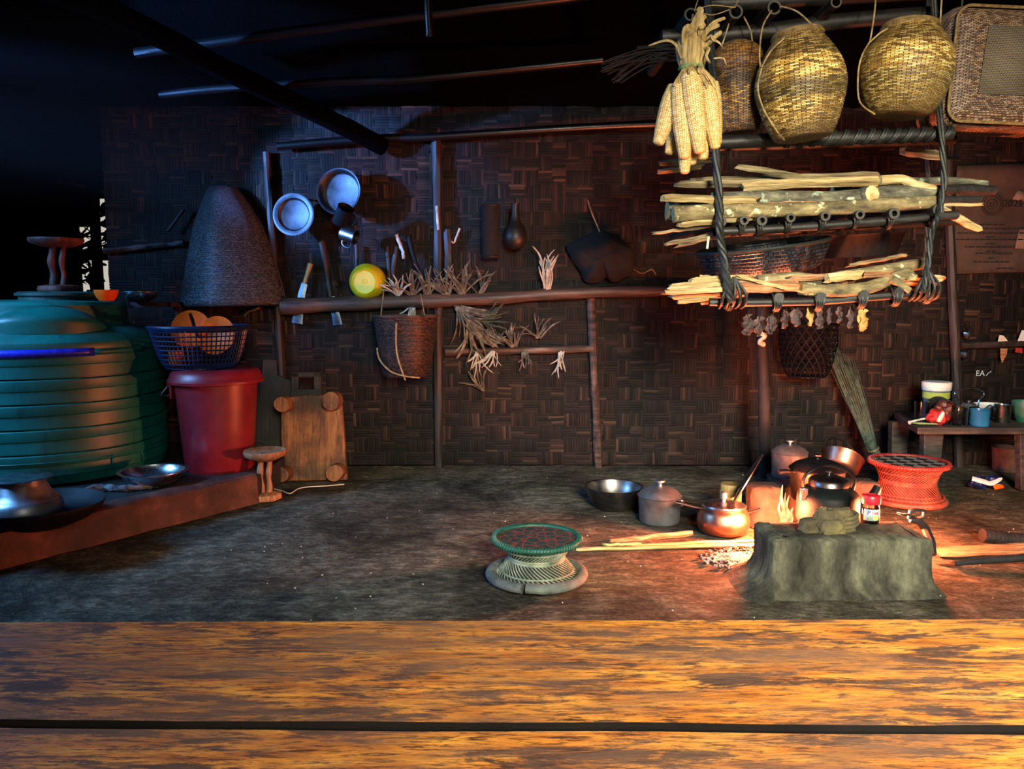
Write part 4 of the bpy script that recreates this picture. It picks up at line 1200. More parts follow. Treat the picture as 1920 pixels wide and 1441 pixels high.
# papers and ladles by the right rail
def card(label, pts, m, Y=YW - 0.06, name='paper_slip', cat='paper'):
    mb = MB(); o0 = at(*pts[0], Y)
    P = [at(x, y, Y) - o0 for x, y in pts]
    n_ = len(P)
    mb.add(P + [p + V((0, 0.0015, 0)) for p in P], [tuple(range(n_)), tuple(range(2 * n_ - 1, n_ - 1, -1))] + [(i + n_, (i + 1) % n_ + n_, (i + 1) % n_, i) for i in range(n_)])
    return tag(mb.build(name, m, loc=o0), label, cat)
card('small white slip tucked over the right rail', [(1871, 640), (1890, 639), (1882, 629), (1874, 628)], M_CREAM)
card('red and white tag hanging under the right rail, pointed', [(1876, 653), (1889, 653), (1888, 664), (1879, 680), (1876, 670)], M_SPLITR)
card('white sheet standing over the right rail at the picture edge', [(1908, 639), (1940, 639), (1940, 618), (1916, 619)], M_WHITE)
card('small white card hanging under the right rail at the picture edge', [(1903, 660), (1917, 662), (1917, 652), (1905, 652)], M_REDPK)
for (x, y, sx_, lab) in ((1814, 626, 1, 'steel ladle hung on the wall, the upper of two beside the right post'), (1809, 664, 1, 'dark ladle hung on the wall, the lower of two beside the right post')):
    p = at(x, y, YW - 0.05)
    t = thing('ladle', lab, 'ladle', p)
    m_ = M_STEEL if y < 640 else M_STEELD
    MB().lathe([(0.001, 0.012), (0.012, 0.010), (0.021, 0.0), (0.022, 0.0), (0.013, 0.013), (0.001, 0.015)], 24, M=RX(PI / 2) @ RZ(.3), sy=1.25, cap=False).build('ladle_bowl', m_, t)
    MB().tube([(0, 0, 0.024), (0.003, 0.01, 0.04), (0.002, 0.028, 0.06)], 0.003, 6).build('handle', m_, t)
t = thing('chalk_mark', 'small white chalk letters on the wall above the right bench', 'writing', at(1838, 700, YW - 0.014))
text('EA', V((0, 0, 0)), 0.045, M_WHITE, t)
MB().tube([(0.035, 0, -0.012), (0.045, 0, 0.002), (0.06, 0, 0.012)], 0.002, 5).build('chalk_stroke', M_WHITE, t)
# ================================================================== HANGING RACK OVER THE HEARTH
YF, YBK = 2.62, 3.30                           # front and back of the rack
def rp(px, py, Y=YF): return at(px, py, Y)
rk0_ = rp(1560, 420)
RACK = thing('hanging_rack', 'sooty three-tier bamboo rack hung over the hearth on twisted vines', 'rack', rk0_)
def rpart(name, mb, m, **kw): return mb.build(name, m, RACK, off=None, loc=-rk0_, **kw)
def pole(pts, r, name='cross_pole', m=M_TUBE, jit=0.05):
    return rpart(name, MB().tube(spline(pts, 6), r, 10, jit=jit), m)
# lower tier
zl = rp(1365, 560).z
pole([rp(1330, 566), rp(1400, 567), rp(1540, 564), rp(1640, 556), rp(1745, 548)], 0.014)
pole([rp(1330, 566, YBK), rp(1745, 556, YBK)], 0.014)
for x, y in ((1366, 556), (1454, 558), (1532, 557), (1612, 553), (1676, 548), (1735, 543)):
    a = rp(x, y)
    b_ = V((a.x, YBK + 0.06, a.z + 0.005))
    a = V((a.x, YF - 0.035, a.z))
    rpart('bamboo_slat', MB().tube([a, a.lerp(b_, .5), b_], 0.017, 10, jit=0.03), M_TUBE)
    mb = MB(); ctr = V((a.x, YF, a.z - 0.012))
    for k in range(4):
        mb.ring(ctr + V(((k - 1.5) * 0.008, 0, 0)), 0.030 + 0.003 * (k % 2), 0.0045, 16, 5, M=RY(PI / 2 + 0.12 * (k - 1.5)))
    rpart('lashing', mb, M_ROPE)
# middle tier
pole([rp(1345, 434), rp(1430, 430), rp(1540, 423), rp(1660, 414), rp(1795, 402)], 0.015)
pole([rp(1345, 440, YBK), rp(1800, 415, YBK)], 0.015)
TUB = ((1352, 415, 20), (1396, 413, 17), (1429, 413, 19), (1483, 408, 17), (1548, 405, 18), (1613, 402, 17), (1677, 400, 20), (1760, 393, 21))
for x, y, d_ in TUB:
    a = rp(x, y, YF - 0.05)
    r = d_ / 2 / F * YF
    b_ = V((a.x + 0.01, YBK + 0.06, a.z + 0.012))
    mb = MB()
    mb.tube([a, a.lerp(b_, .3), a.lerp(b_, .62), b_], r, 14, jit=0.01)
    mb.f.pop(-2); mb.mi.pop(-2); mb.uv.pop(-2)   # open front end of the tube
    mb.tube([a + V((0, 0.06, 0)), a], r * 0.52, 12, cap=False)
    nv = len(mb.v)
    mb.add([(a.x + q * math.cos(PI * k / 7), a.y - 0.0005, a.z + q * math.sin(PI * k / 7)) for q in (r, r * .52) for k in range(14)], [(k, (k + 1) % 14, 14 + (k + 1) % 14, 14 + k) for k in range(14)], 1)
    mb.add([(a.x + r * .5 * math.cos(PI * k / 7), a.y + 0.055, a.z + r * .5 * math.sin(PI * k / 7)) for k in range(14)], [tuple(range(14))], 2)
    rpart('bamboo_slat', mb, [M_TUBE, M_TUBECUT, M_SOOT])
    mb = MB()
    for k in range(3):
        mb.ring(V((a.x + (k - 1) * 0.009, YF, a.z - r * 0.75)), r + 0.016, 0.004, 18, 5, M=RY(PI / 2 + 0.2 * (k - 1)))
    rpart('lashing', mb, M_ROPE)
# upper frame
pole([rp(1330, 268), rp(1460, 262), rp(1600, 258), rp(1785, 250)], 0.022)
pole([rp(1240, 70, 2.75), rp(1400, 62, 2.75), rp(1580, 40, 2.75), rp(1752, 26, 2.75)], 0.026)
pole([rp(1330, 275, YBK), rp(1790, 262, YBK)], 0.02)
pole([rp(1330, 8, 2.8), rp(1560, -6, 2.8), rp(1750, -18, 2.8)], 0.028)
UT = ((1295, 27, 23), (1380, 22, 25), (1452, 14, 25), (1568, 4, 20))
for x, y, d_ in UT:
    a = rp(x, y, 2.60)
    r = d_ / 2 / F * 2.6
    b_ = V((a.x, YBK, a.z + 0.02))
    mb = MB()
    mb.tube([a, a.lerp(b_, .5), b_], r, 14)
    mb.f.pop(-2); mb.mi.pop(-2); mb.uv.pop(-2)
    mb.tube([a + V((0, 0.1, 0)), a], r * 0.72, 12, cap=False)
    mb.add([(a.x + q * math.cos(PI * k / 7), a.y - 0.0005, a.z + q * math.sin(PI * k / 7)) for q in (r, r * .72) for k in range(14)], [(k, (k + 1) % 14, 14 + (k + 1) % 14, 14 + k) for k in range(14)], 1)
    mb.add([(a.x + r * .7 * math.cos(PI * k / 7), a.y + 0.095, a.z + r * .7 * math.sin(PI * k / 7)) for k in range(14)], [tuple(range(14))], 2)
    rpart('bamboo_slat', mb, [M_TUBE, M_TUBECUT, M_SOOT])
mb = MB()
for x in range(1480, 1780, 24):
    p = rp(x, 262 - (x - 1460) * 0.036)
    for k in range(2): mb.ring(p + V((k * .009, 0, 0)), 0.026, 0.005, 16, 5, M=RY(PI / 2 + 0.5))
rpart('lashing', mb, M_ROPE)
# twisted vine hangers
def vine(pts, r, tw=34):
    P = spline(pts, 10)
    mb = MB()
    for ph in (0, 2 * PI / 3, 4 * PI / 3):
        Q = []
        for i, p in enumerate(P):
            a = ph + i * tw / len(P)
            Q.append(p + V((math.cos(a), math.sin(a), 0)) * r * 0.55)
        mb.tube(Q, r * 0.62, 7)
    return rpart('vine_hanger', mb, M_ROPE)
yv = YF - 0.045
vine([rp(1322, -120, yv + .1), rp(1330, 40, yv + .1), rp(1340, 200, yv), rp(1343, 300, yv), rp(1349, 380, yv - .01), rp(1349, 420, yv - .02), rp(1352, 455, yv), rp(1357, 480, yv), rp(1362, 520, yv - .01), rp(1367, 552, yv - .02), rp(1372, 566, yv - .01)], 0.012)
vine([rp(1748, -120, yv + .1), rp(1752, 40, yv + .1), rp(1764, 240, yv), rp(1770, 330, yv), rp(1763, 385, yv - .01), rp(1757, 410, yv - .02), rp(1746, 440, yv), rp(1741, 490, yv), rp(1734, 525, yv - .01), rp(1730, 548, yv - .02)], 0.0095)
vine([rp(1330, -120, YBK), rp(1345, 268, YBK), rp(1350, 440, YBK), rp(1350, 566, YBK)], 0.010)
vine([rp(1740, -120, YBK), rp(1740, 262, YBK), rp(1738, 420, YBK), rp(1730, 556, YBK)], 0.010)
for c_, s_ in ((rp(1372, 560, YF - .02), 1), (rp(1731, 546, YF - .02), -1)):
    mb = MB()
    for k in range(5): mb.tube(spline([c_ + V((0.0, -.02, 0.07)), c_ + V(((k - 2) * 0.017, -.035, 0.02)), c_ + V(((k - 2) * 0.02, -.02, -0.016)), c_ + V(((k - 2) * .018, 0.02, -.03))], 4), 0.0055, 6)
    rpart('vine_knot', mb, M_ROPE)

# ---- firewood
def log(label, pts, r0, r1, m, Y, seg=14, n_=12, jit=0.06, group=None, knots=(), name='firewood_log', cat='firewood', cut=None):
    P = spline([at(x, y, Y + (dy if len(q) == 0 else q[0])) for (x, y, *q), dy in zip(pts, [0] * len(pts))], max(3, seg // max(1, len(pts) - 1)))
    m_ = len(P) - 1
    mb = MB()
    sd = RD.random() * 50
    rs = [(r0 + (r1 - r0) * i / m_) / F * Y * (1 + 0.10 * mnoise.noise(V((i * .6, sd, 0)))) for i in range(m_ + 1)]
    mb.tube(P, rs, n_, jit=jit, mi_end=1)
    for (f, rr, ln) in knots:
        i = int(f * m_)
        mb.tube([P[i], P[i] + V((0.01, -rs[i] - ln, 0.004))], [rr / F * Y * 1.15, rr / F * Y], 10, mi_end=1)
    return tag(mb.build(name, [m, cut or M_CUT], sharp=50), label, cat, group)
def split(label, x0, y0, x1, y1, w, h, Y, m=M_SPLIT, Y1=None, bend=0, n_=5, group=None, name='split_firewood', seg=10):
    """riven billet: wedge section, splintery edges"""
    a, b_ = at(x0, y0, Y), at(x1, y1, Y if Y1 is None else Y1)
    ax = (b_ - a).normalized()
    up = V((0, 0, 1)); up = (up - ax * up.dot(ax)).normalized()
    sd = ax.cross(up)
    ang0 = RD.uniform(0, 2 * PI)
    sec = []
    for k in range(n_):
        an = 2 * PI * k / n_ + RD.uniform(-.3, .3)
        sec.append((math.cos(an) * w / F * Y / 2, math.sin(an) * h / F * Y / 2))
    vs, fs = [], []
    for i in range(seg + 1):
        f = i / seg
        c_ = a.lerp(b_, f) + up * (bend / F * Y * math.sin(f * PI) + 0.002 * RD.uniform(-1, 1))
        tp = 1 if 0 < i < seg else 0.82
        for k, (p, q) in enumerate(sec):
            ext = (ax * RD.uniform(-.014, .014)) if i in (0, seg) else V((0, 0, 0))
            j_ = 1 + RD.uniform(-.08, .08)
            vs.append(c_ + sd * p * tp * j_ + up * q * tp * j_ + ext)
    for i in range(seg):
        for k in range(n_):
            fs.append((i * n_ + k, i * n_ + (k + 1) % n_, (i + 1) * n_ + (k + 1) % n_, (i + 1) * n_ + k))
    fs += [tuple(range(n_))[::-1], tuple(seg * n_ + k for k in range(n_))]
    mb = MB().add(vs, fs)
    return tag(mb.build(name, m, sharp=25), label, 'firewood', group)
GM = 'firewood on the middle rack tier'
GL = 'firewood on the lower rack tier'
# middle tier, bottom row first
log('lichen-spotted log along the front of the middle tier, the lower of the two long ones', [(1262, 402), (1340, 396), (1450, 393), (1560, 390), (1660, 384), (1760, 378)], 15, 12, M_BARK, YF - 0.015, group=GM, knots=())
log('long mottled log resting right on top of the lowest front log, cut knot facing out', [(1335, 372), (1440, 370), (1550, 372), (1620, 368), (1700, 362), (1757, 363)], 12, 17, M_BARKG, YF + 0.012, group=GM, knots=((0.60, 15, 0.012),))
log('thick short log with a torn grey bark end at the left of the middle tier', [(1250, 393), (1300, 396), (1375, 398)], 19, 15, M_BARKG, YF + 0.05, group=GM, jit=0.12)
split('pale splintered billet at the upper left of the middle tier', 1242, 372, 1420, 376, 26, 15, YF - 0.02, M_SPLIT, group=GM)
split('pale torn billet end sticking out low at the left of the middle tier', 1272, 420, 1420, 405, 22, 14, YF, M_SPLIT, group=GM)
split('long pale forked branch lying along the top of the middle tier', 1392, 350, 1700, 341, 24, 18, YF + 0.02, M_SPLIT, group=GM, bend=4)
log('pale forked twig end bending down at the top right of the middle tier', [(1650, 338), (1690, 336), (1715, 346), (1755, 356)], 9, 8, M_SPLIT, YF + 0.0, group=GM)
split('grey weathered splinter at the top left of the middle tier', 1268, 346, 1460, 342, 16, 14, YF + 0.06, M_SPLITD, group=GM)
split('grey flat lath sloping down from upper left to the top of the woodpile', 1384, 312, 1560, 342, 12, 13, YF + 0.12, M_SPLITD, group=GM)
split('long dark split billet behind the top of the middle tier', 1290, 340, 1650, 328, 16, 14, YF + 0.2, M_SPLITD, group=GM)
split('thin split stick poking out lowest left under the middle tier', 1225, 437, 1345, 422, 7, 6, YF + 0.04, M_SPLITD, group=GM)
split('grey split stick poking out lower left under the middle tier, slanting down', 1252, 458, 1400, 425, 10, 9, YF + 0.07, M_SPLITD, group=GM)
split('second grey split stick slanting down lower left, just right of the first', 1268, 460, 1420, 426, 11, 9, YF + 0.03, M_SPLITD, group=GM)
log('charred black log sticking out right from the middle tier', [(1560, 362), (1700, 360), (1800, 354), (1866, 357)], 11, 8, M_CHAR, YF + 0.12, group=GM)
log('mossy green-grey bark log end above the charred one at the right', [(1600, 342), (1700, 340), (1790, 339), (1850, 345)], 8, 6, M_BARKG, YF + 0.14, group=GM)
log('dark round stick end below the charred log at the right', [(1600, 380), (1720, 376), (1838, 374)], 8, 7, M_CHAR, YF + 0.05, group=GM)
split('thin pale yellow stick poking straight out right of the vine', 1640, 388, 1838, 383, 6, 6, YF + 0.03, M_SPLIT, group=GM)
split('pale flat billet slanting down out of the right end of the middle tier', 1755, 388, 1833, 428, 18, 15, YF + 0.02, M_SPLIT, group=GM, seg=5)
split('yellow split stick under the long logs of the middle tier', 1560, 393, 1760, 382, 10, 8, YF - 0.025, M_SPLIT, group=GM)
split('orange-brown billet between the two long front logs', 1440, 383, 1640, 380, 8, 9, YF - 0.02, M_SPLITR, group=GM)
split('dim yellow board under the corn cobs, left above the woodpile', 1238, 322, 1320, 312, 18, 10, YF + 0.25, M_SPLIT, group=GM, seg=5)
split('dark weathered stub under the corn cobs, just above the dim yellow board', 1240, 306, 1335, 300, 14, 12, YF + 0.3, M_SPLITD, group=GM, seg=5)
split('brown broken billet end hanging in the shadow left of the right vine', 1695, 284, 1766, 294, 18, 20, YF + 0.2, M_SPLITD, group=GM, seg=5)
# lower tier
log('stout crooked bark log along the front of the lower tier', [(1500, 540), (1560, 545), (1625, 540), (1680, 520), (1700, 512), (1708, 520)], 13, 10, M_BARK, YF - 0.01, group=GL)
log('straight bark log rising to the right at the back of the lower tier', [(1560, 520), (1640, 508), (1690, 500), (1738, 493)], 9, 11, M_BARK, YF + 0.05, group=GL)
log('short forked branch pointing down right at the end of the crooked log', [(1668, 522), (1685, 530), (1705, 545)], 9, 6, M_BARK, YF - 0.03, group=GL)
log('bark log in the middle of the lower tier, orange where it is split', [(1420, 530), (1480, 522), (1540, 526), (1600, 520)], 14, 11, M_BARK, YF + 0.02, group=GL)
split('orange split billet at the left centre of the lower tier', 1370, 538, 1500, 536, 32, 24, YF - 0.02, M_SPLITR, group=GL)
split('long orange billet across the centre of the lower tier', 1480, 522, 1670, 512, 22, 12, YF - 0.01, M_SPLITR, group=GL)
split('yellow riven billet showing its pale face in the lower tier, right of centre', 1545, 522, 1615, 514, 18, 18, YF - 0.04, M_SPLIT, group=GL)
split('thin splintered stick rising to the right at the top of the lower tier', 1590, 498, 1702, 477, 9, 7, YF + 0.1, M_SPLITD, group=GL)
split('pale yellow billet poking out at the lower right of the lower tier', 1680, 520, 1770, 522, 14, 12, YF + 0.02, M_SPLIT, group=GL)
split('second pale billet at the lower right, below the first', 1690, 530, 1755, 532, 12, 10, YF + 0.04, M_SPLITR, group=GL)
split('long pale splinter bent across the front of the lower tier', 1385, 518, 1500, 546, 7, 7, YF - 0.05, M_SPLIT, group=GL)
k_ = 0
for (x0, y0, x1, y1, w, h, m_, lb) in ((1245, 549, 1400, 540, 12, 10, M_SPLIT, 'longest pointed yellow splint at the far left of the lower tier'), (1255, 540, 1380, 533, 13, 10, M_SPLIT, 'yellow splint just above the longest pointed one, lower tier left'), (1256, 537, 1390, 524, 14, 11, M_SPLIT, 'topmost flat yellow splint of the lower tier left ends'), (1296, 528, 1400, 522, 18, 16, M_SPLIT, 'frayed pale billet on top at the left of the lower tier'), (1258, 556, 1390, 546, 14, 12, M_SPLIT, 'yellow splint just below the longest pointed one, lower tier left'), (1270, 566, 1400, 550, 14, 10, M_SPLIT, 'lowest yellow splint at the left of the lower tier'), (1300, 559, 1410, 543, 12, 10, M_SPLITR, 'orange-brown splint between the yellow ones, lower tier left'), (1318, 568, 1400, 550, 14, 10, M_SPLITR, 'reddest short splint at the bottom left of the lower tier'), (1312, 520, 1372, 530, 14, 14, M_SPLIT, 'pale bristly wood tuft on top at the left of the lower tier')):
    split(lb, x0, y0, x1, y1, w, h, YF - 0.03 + 0.014 * k_, m_, group=GL)
    k_ += 1

# ---- black trays between the tiers
tp = at(1432, 512, YF + 0.22)
t = thing('woven_tray', 'black shiny twill-woven tray lying between the firewood tiers', 'tray', tp, (0.10, -0.13, 0))
kk = (YF + .1) / F
MB().lathe([(0.001, 0), (92 * kk, 0.0), (108 * kk, 8 * kk), (120 * kk, 34 * kk), (125 * kk, 52 * kk), (122 * kk, 52 * kk), (116 * kk, 32 * kk), (104 * kk, 12 * kk), (0.001, 4 * kk)], 72, sy=0.85).build('woven_body', M_DKWEAVE, t, sharp=50)
MB().ring((0, 0, 53 * kk), 124 * kk, 0.007, 60, 6, sy=0.85).build('rim', M_ROPE, t)
tp = at(1612, 480, YF + 0.38)
t = thing('plastic_tray', 'dark shallow basin behind the black woven tray, right', 'tray', tp, (0.05, -0.06, 0))
MB().lathe([(0.001, 0), (70 * kk, 0.0), (85 * kk, 40 * kk), (90 * kk, 44 * kk), (83 * kk, 42 * kk), (66 * kk, 6 * kk), (0.001, 4 * kk)], 48, sy=0.8).build('tray_body', M_BLACK, t, sharp=50)
card('small pale strip of paper dangling under the middle tier, left', [(1328, 466), (1324, 466), (1327, 443), (1331, 443)], M_CREAM, YF + 0.02)

# ---- dried meat under the rack
def meat(label, px, py, w, h, m, sd):
    Y = YF + 0.05
    p = at(px, py, Y)
    t = thing('dried_meat', label, 'dried food', p, (0, 0, 0), 'smoked pieces hanging under the rack')
    k = Y / F
    w, h = w * .72, h * 1.2
    def dsp(u, v): return 0.75 * w * k * mnoise.noise(V((u * 5 + sd, v * 5, sd)))
    MB().lathe([(0.001, -h * k), (w * .32 * k, -h * .85 * k), (w * .5 * k, -h * .55 * k), (w * .4 * k, -h * .25 * k), (w * .15 * k, -h * .04 * k), (0.001, 0)], 16, disp=dsp, smooth=3, sy=0.5).build('piece', m, t, sharp=70)
    top = rp(px, 560 - (px - 1365) * 0.04).z - p.z
    MB().tube([(0, 0, -0.01), (0.002, -.02, top * .5), (0, -0.03, top)], 0.0022, 5).build('string', M_ROPE, t)
for i, (x, y, w, h, m_, lb) in enumerate(((1402, 588, 26, 34, M_MEAT, 'leftmost strip of dark smoked meat under the rack'), (1424, 592, 22, 32, M_MEAT, 'second smoked piece from the left, above the post'), (1446, 578, 20, 40, M_MEAT, 'third smoked piece from the left, long and pinkish'), (1472, 580, 22, 30, M_MEAT, 'looped smoked strip, fourth from the left under the rack'), (1492, 574, 22, 32, M_MEAT, 'broad red-brown smoked slab, fifth from the left'), (1520, 570, 14, 34, M_MEATY, 'yellow dried piece in the middle under the rack'), (1537, 578, 18, 32, M_MEAT, 'smoked piece just right of the yellow one'), (1556, 572, 10, 30, M_MEAT, 'thin smoked strip, fourth from the right'), (1575, 570, 14, 30, M_MEAT, 'brownish smoked strip, third from the right'), (1596, 574, 18, 34, M_MEAT, 'dark curled smoked piece, second from the right'), (1618, 578, 24, 36, M_MEATY, 'pale lumpy smoked piece, the last at the right under the rack'))):
    meat(lb, x, y, w, h, m_, i * 3.7)

# ---- corn bunch
YC = 2.42
cp = at(1296, 128, YC)
t = thing('corn_bunch', 'bunch of pale yellow dried corn cobs tied by their husks, hanging upper right', 'corn', cp)
kc = YC / F
def cob(L, R_):
    mb = MB()
    rows_, ker = 14, 34
    def dsp(u, v):
        e = min(1, (1 - v) * 10)
        return 0.0019 * (abs(math.sin(u * rows_ * PI)) ** 0.5 * (0.45 + 0.55 * abs(math.sin(v * ker * PI + (math.floor(u * rows_) % 2) * PI / 2)) ** 0.5) - 0.5)
    prof = []
    for i in range(103):
        f = i / 102
        r = R_ * (0.82 + 0.18 * math.sin(min(1, f * 3) * PI / 2)) * (1 - 0.52 * max(0, (f - 0.30) / 0.70) ** 1.5)
        if f > 0.97: r *= max(0.35, 1 - ((f - 0.97) / 0.03) ** 2 * 0.6)
        if f < 0.03: r *= 0.6 + 0.4 * f / 0.03
        prof.append((r, -L * f))
    mb.lathe(prof, 70, disp=dsp)
    return mb
cobs = ((1270, 160, 1233, 272, 19, 0.00, 14), (1278, 190, 1254, 290, 15, 0.045, 11), (1276, 156, 1284, 298, 20, -0.03, 13), (1285, 196, 1284, 326, 16, -0.005, 13), (1294, 134, 1313, 288, 20, -0.055, 14), (1325, 160, 1342, 280, 17, -0.01, 13), (1332, 152, 1345, 272, 16, 0.04, 12), (1312, 170, 1318, 300, 18, 0.02, 12), (1296, 180, 1296, 310, 17, 0.03, 12))
for i, (x0, y0, x1, y1, r, dy, nk) in enumerate(cobs):
    a, b_ = at(x0, y0, YC + dy) - cp, at(x1, y1, YC + dy) - cp
    L = (b_ - a).length
    o = cob(L, r * kc).build('cob', M_CORN, t, loc=a, sharp=80)
    o.rotation_euler = (a - b_).to_track_quat('Z', 'Y').to_euler()
    mb = MB()
    top = V((RD.uniform(-.012, .012), RD.uniform(-.01, .01) - 0.01, 0))
    for k in range(3):
        w_ = r * kc * RD.uniform(-.7, .7)
        q = a + V((w_, -r * kc * RD.uniform(.1, .9), -0.004))
        mb.blade(spline([top + V((w_ * .3, 0, .01)), top.lerp(q, .5) + V((w_ * .5, -.014, 0)), q + V((0, -0.004, 0)), q + V((w_ * .3, -.004, -.012))], 3), 0.006, (RD.uniform(-.4, .4), -1, .2))
    mb.build('husk_strip', M_HUSK, t)
mb = MB(); mb.ring((0, 0, 0), 0.034, 0.006, 24, 6); mb.ring((0.001, 0, 0.008), 0.033, 0.004, 24, 6, M=RX(.15)); mb.build('tie_cord', M_GREENLF, t)
mb = MB()
mb.lathe([(0.030, -0.012), (0.033, 0.0), (0.040, 0.028), (0.046, 0.058), (0.041, 0.082), (0.026, 0.096), (0.001, 0.10)], 26, disp=lambda u, v: 0.0035 * math.sin(u * 60) + 0.004 * math.sin(u * 21 + 1), smooth=3, sy=.8)
mb.build('husk_head', M_HUSK, t, sharp=70)
mb = MB()
for (dx, dz, x1, z1, w_) in ((0.0, .07, 0.002, .155, .009), (0.02, .08, .030, .13, .009), (.02, .07, .062, .105, .008), (-.02, .08, .02, .115, .010), (.0, .085, .018, .10, .01), (-.03, .065, -.02, .10, .01), (.03, .05, .07, .085, .006), (.03, .07, .06, .06, .006), (.03, .08, .085, .125, .005), (.04, .06, .08, .045, .004), (.03, .05, .045, .0, .005)):
    p0, p1 = V((dx, -.03, dz)), V((x1, -.05, z1))
    mb.blade(spline([p0, p0.lerp(p1, .4) + V((RD.uniform(-.012, .012), -.015, .01)), p0.lerp(p1, .8) + V((RD.uniform(-.012, .012), -.01, .008)), p1], 4), w_, (RD.uniform(-.6, .6), -1, 0))
for k in range(16):
    an = 2 * PI * k / 16
    p0 = V((0.03 * math.cos(an), .025 * math.sin(an), 0)); p1 = V((0.042 * math.cos(an), 0.034 * math.sin(an), .075))
    mb.blade(spline([p0, p0.lerp(p1, .5) + V((math.cos(an) * .006, math.sin(an) * .006, 0)), p1, V((.02 * math.cos(an), .02 * math.sin(an), .098))], 3), 0.008, (math.cos(an), math.sin(an), 0))
mb.blade(spline([V((-.035, -.03, .02)), V((-.055, -.04, .055)), V((-.085, -.04, .068)), V((-.135, -.03, .056))], 5), 0.0055, (0, -1, .5))
mb.blade(spline([V((.06, -.03, .02)), V((.085, -.04, .018)), V((.098, -.03, .0))], 4), 0.0035, (0, -1, .5))
mb.build('husk_leaf_bunch', M_HUSK, t)
top = rp(1300, 38, 2.6) - cp
MB().tube(spline([V((0, 0, .1)), V((.005, .02, .16)), V((top.x, top.y - .01, top.z)), V((top.x + .02, top.y + .05, top.z + .02))], 4), 0.003, 6).build('hanging_string', M_CANE, t)

# ---- hanging baskets
def hang_basket(name, label, pts, cx, yb, Y, m, tilt=0.0, lid=None, strings=(), seams=(), rimy=None, n=96):
    """pts: (pixel row above the bottom, pixel radius) from base to top"""
    p = at(cx, yb, Y)
    k = Y / F
    kz = (at(cx, yb - 100, Y).z - p.z) / 100
    t = thing(name, label, 'basket', p, (0, tilt, 0))
    prof = [(max(r, .05) * k, z * kz) for z, r in pts]
    MB().lathe([(0.001, prof[0][1] + .004)] + spline2(prof, 5), n, disp=lambda u, v: 0.0008 * math.sin(u * 2 * PI * 17) ).build('woven_body', m, t, sharp=75)
    if lid:
        MB().lathe(spline2([(r * k, z * kz) for z, r in lid], 5), n).build('woven_lid', m, t, sharp=60)
    if rimy:
        z, r = rimy
        mb = MB(); mb.ring((0, 0, z * kz), r * k, 0.0055, 56, 6); mb.ring((0, 0, z * kz + .007), (r - 2) * k, 0.005, 56, 6)
        mb.build('rim', M_BASKRIM, t)
    iv = t.matrix_basis.inverted() if False else Matrix.Rotation(-tilt, 4, 'Y') @ Matrix.Translation(-p)
    mb = MB()
    for s_ in strings:
        mb.tube([iv @ at(x, y, Y + dy) for x, y, dy in spline_px(s_)], 0.0026, 6)
    mb.build('cane_hanger', M_CANE, t)
    return t
def spline_px(pts): return [tuple(p) for p in spline([V(p) for p in pts], 6)]
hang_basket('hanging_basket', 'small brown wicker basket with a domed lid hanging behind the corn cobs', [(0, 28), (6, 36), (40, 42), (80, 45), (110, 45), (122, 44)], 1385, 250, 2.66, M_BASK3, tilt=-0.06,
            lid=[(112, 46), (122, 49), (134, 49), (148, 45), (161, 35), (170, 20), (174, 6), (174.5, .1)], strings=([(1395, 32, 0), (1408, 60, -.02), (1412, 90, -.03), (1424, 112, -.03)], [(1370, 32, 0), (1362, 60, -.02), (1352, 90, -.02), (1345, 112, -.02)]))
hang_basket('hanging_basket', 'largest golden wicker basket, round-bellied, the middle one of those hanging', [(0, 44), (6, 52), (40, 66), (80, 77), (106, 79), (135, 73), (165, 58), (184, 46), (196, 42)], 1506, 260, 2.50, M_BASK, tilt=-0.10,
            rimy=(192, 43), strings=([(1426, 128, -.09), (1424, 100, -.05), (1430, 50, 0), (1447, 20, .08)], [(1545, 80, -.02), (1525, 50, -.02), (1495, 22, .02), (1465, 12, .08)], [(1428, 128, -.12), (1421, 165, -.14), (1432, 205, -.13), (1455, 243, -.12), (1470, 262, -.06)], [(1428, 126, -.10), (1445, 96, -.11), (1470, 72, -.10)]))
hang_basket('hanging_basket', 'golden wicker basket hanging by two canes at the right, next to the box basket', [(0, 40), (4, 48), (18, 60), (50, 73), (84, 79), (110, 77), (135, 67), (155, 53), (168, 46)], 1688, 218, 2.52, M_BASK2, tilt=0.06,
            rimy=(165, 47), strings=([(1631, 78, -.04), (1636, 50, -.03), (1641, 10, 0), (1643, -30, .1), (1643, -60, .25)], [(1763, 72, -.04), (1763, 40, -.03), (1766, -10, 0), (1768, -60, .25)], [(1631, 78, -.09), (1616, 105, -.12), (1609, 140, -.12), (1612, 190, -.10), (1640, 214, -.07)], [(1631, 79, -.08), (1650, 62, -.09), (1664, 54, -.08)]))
for c_ in [o for o in C.objects if o.name.startswith('hanging_basket') and o.location.x > .5]:
    pass
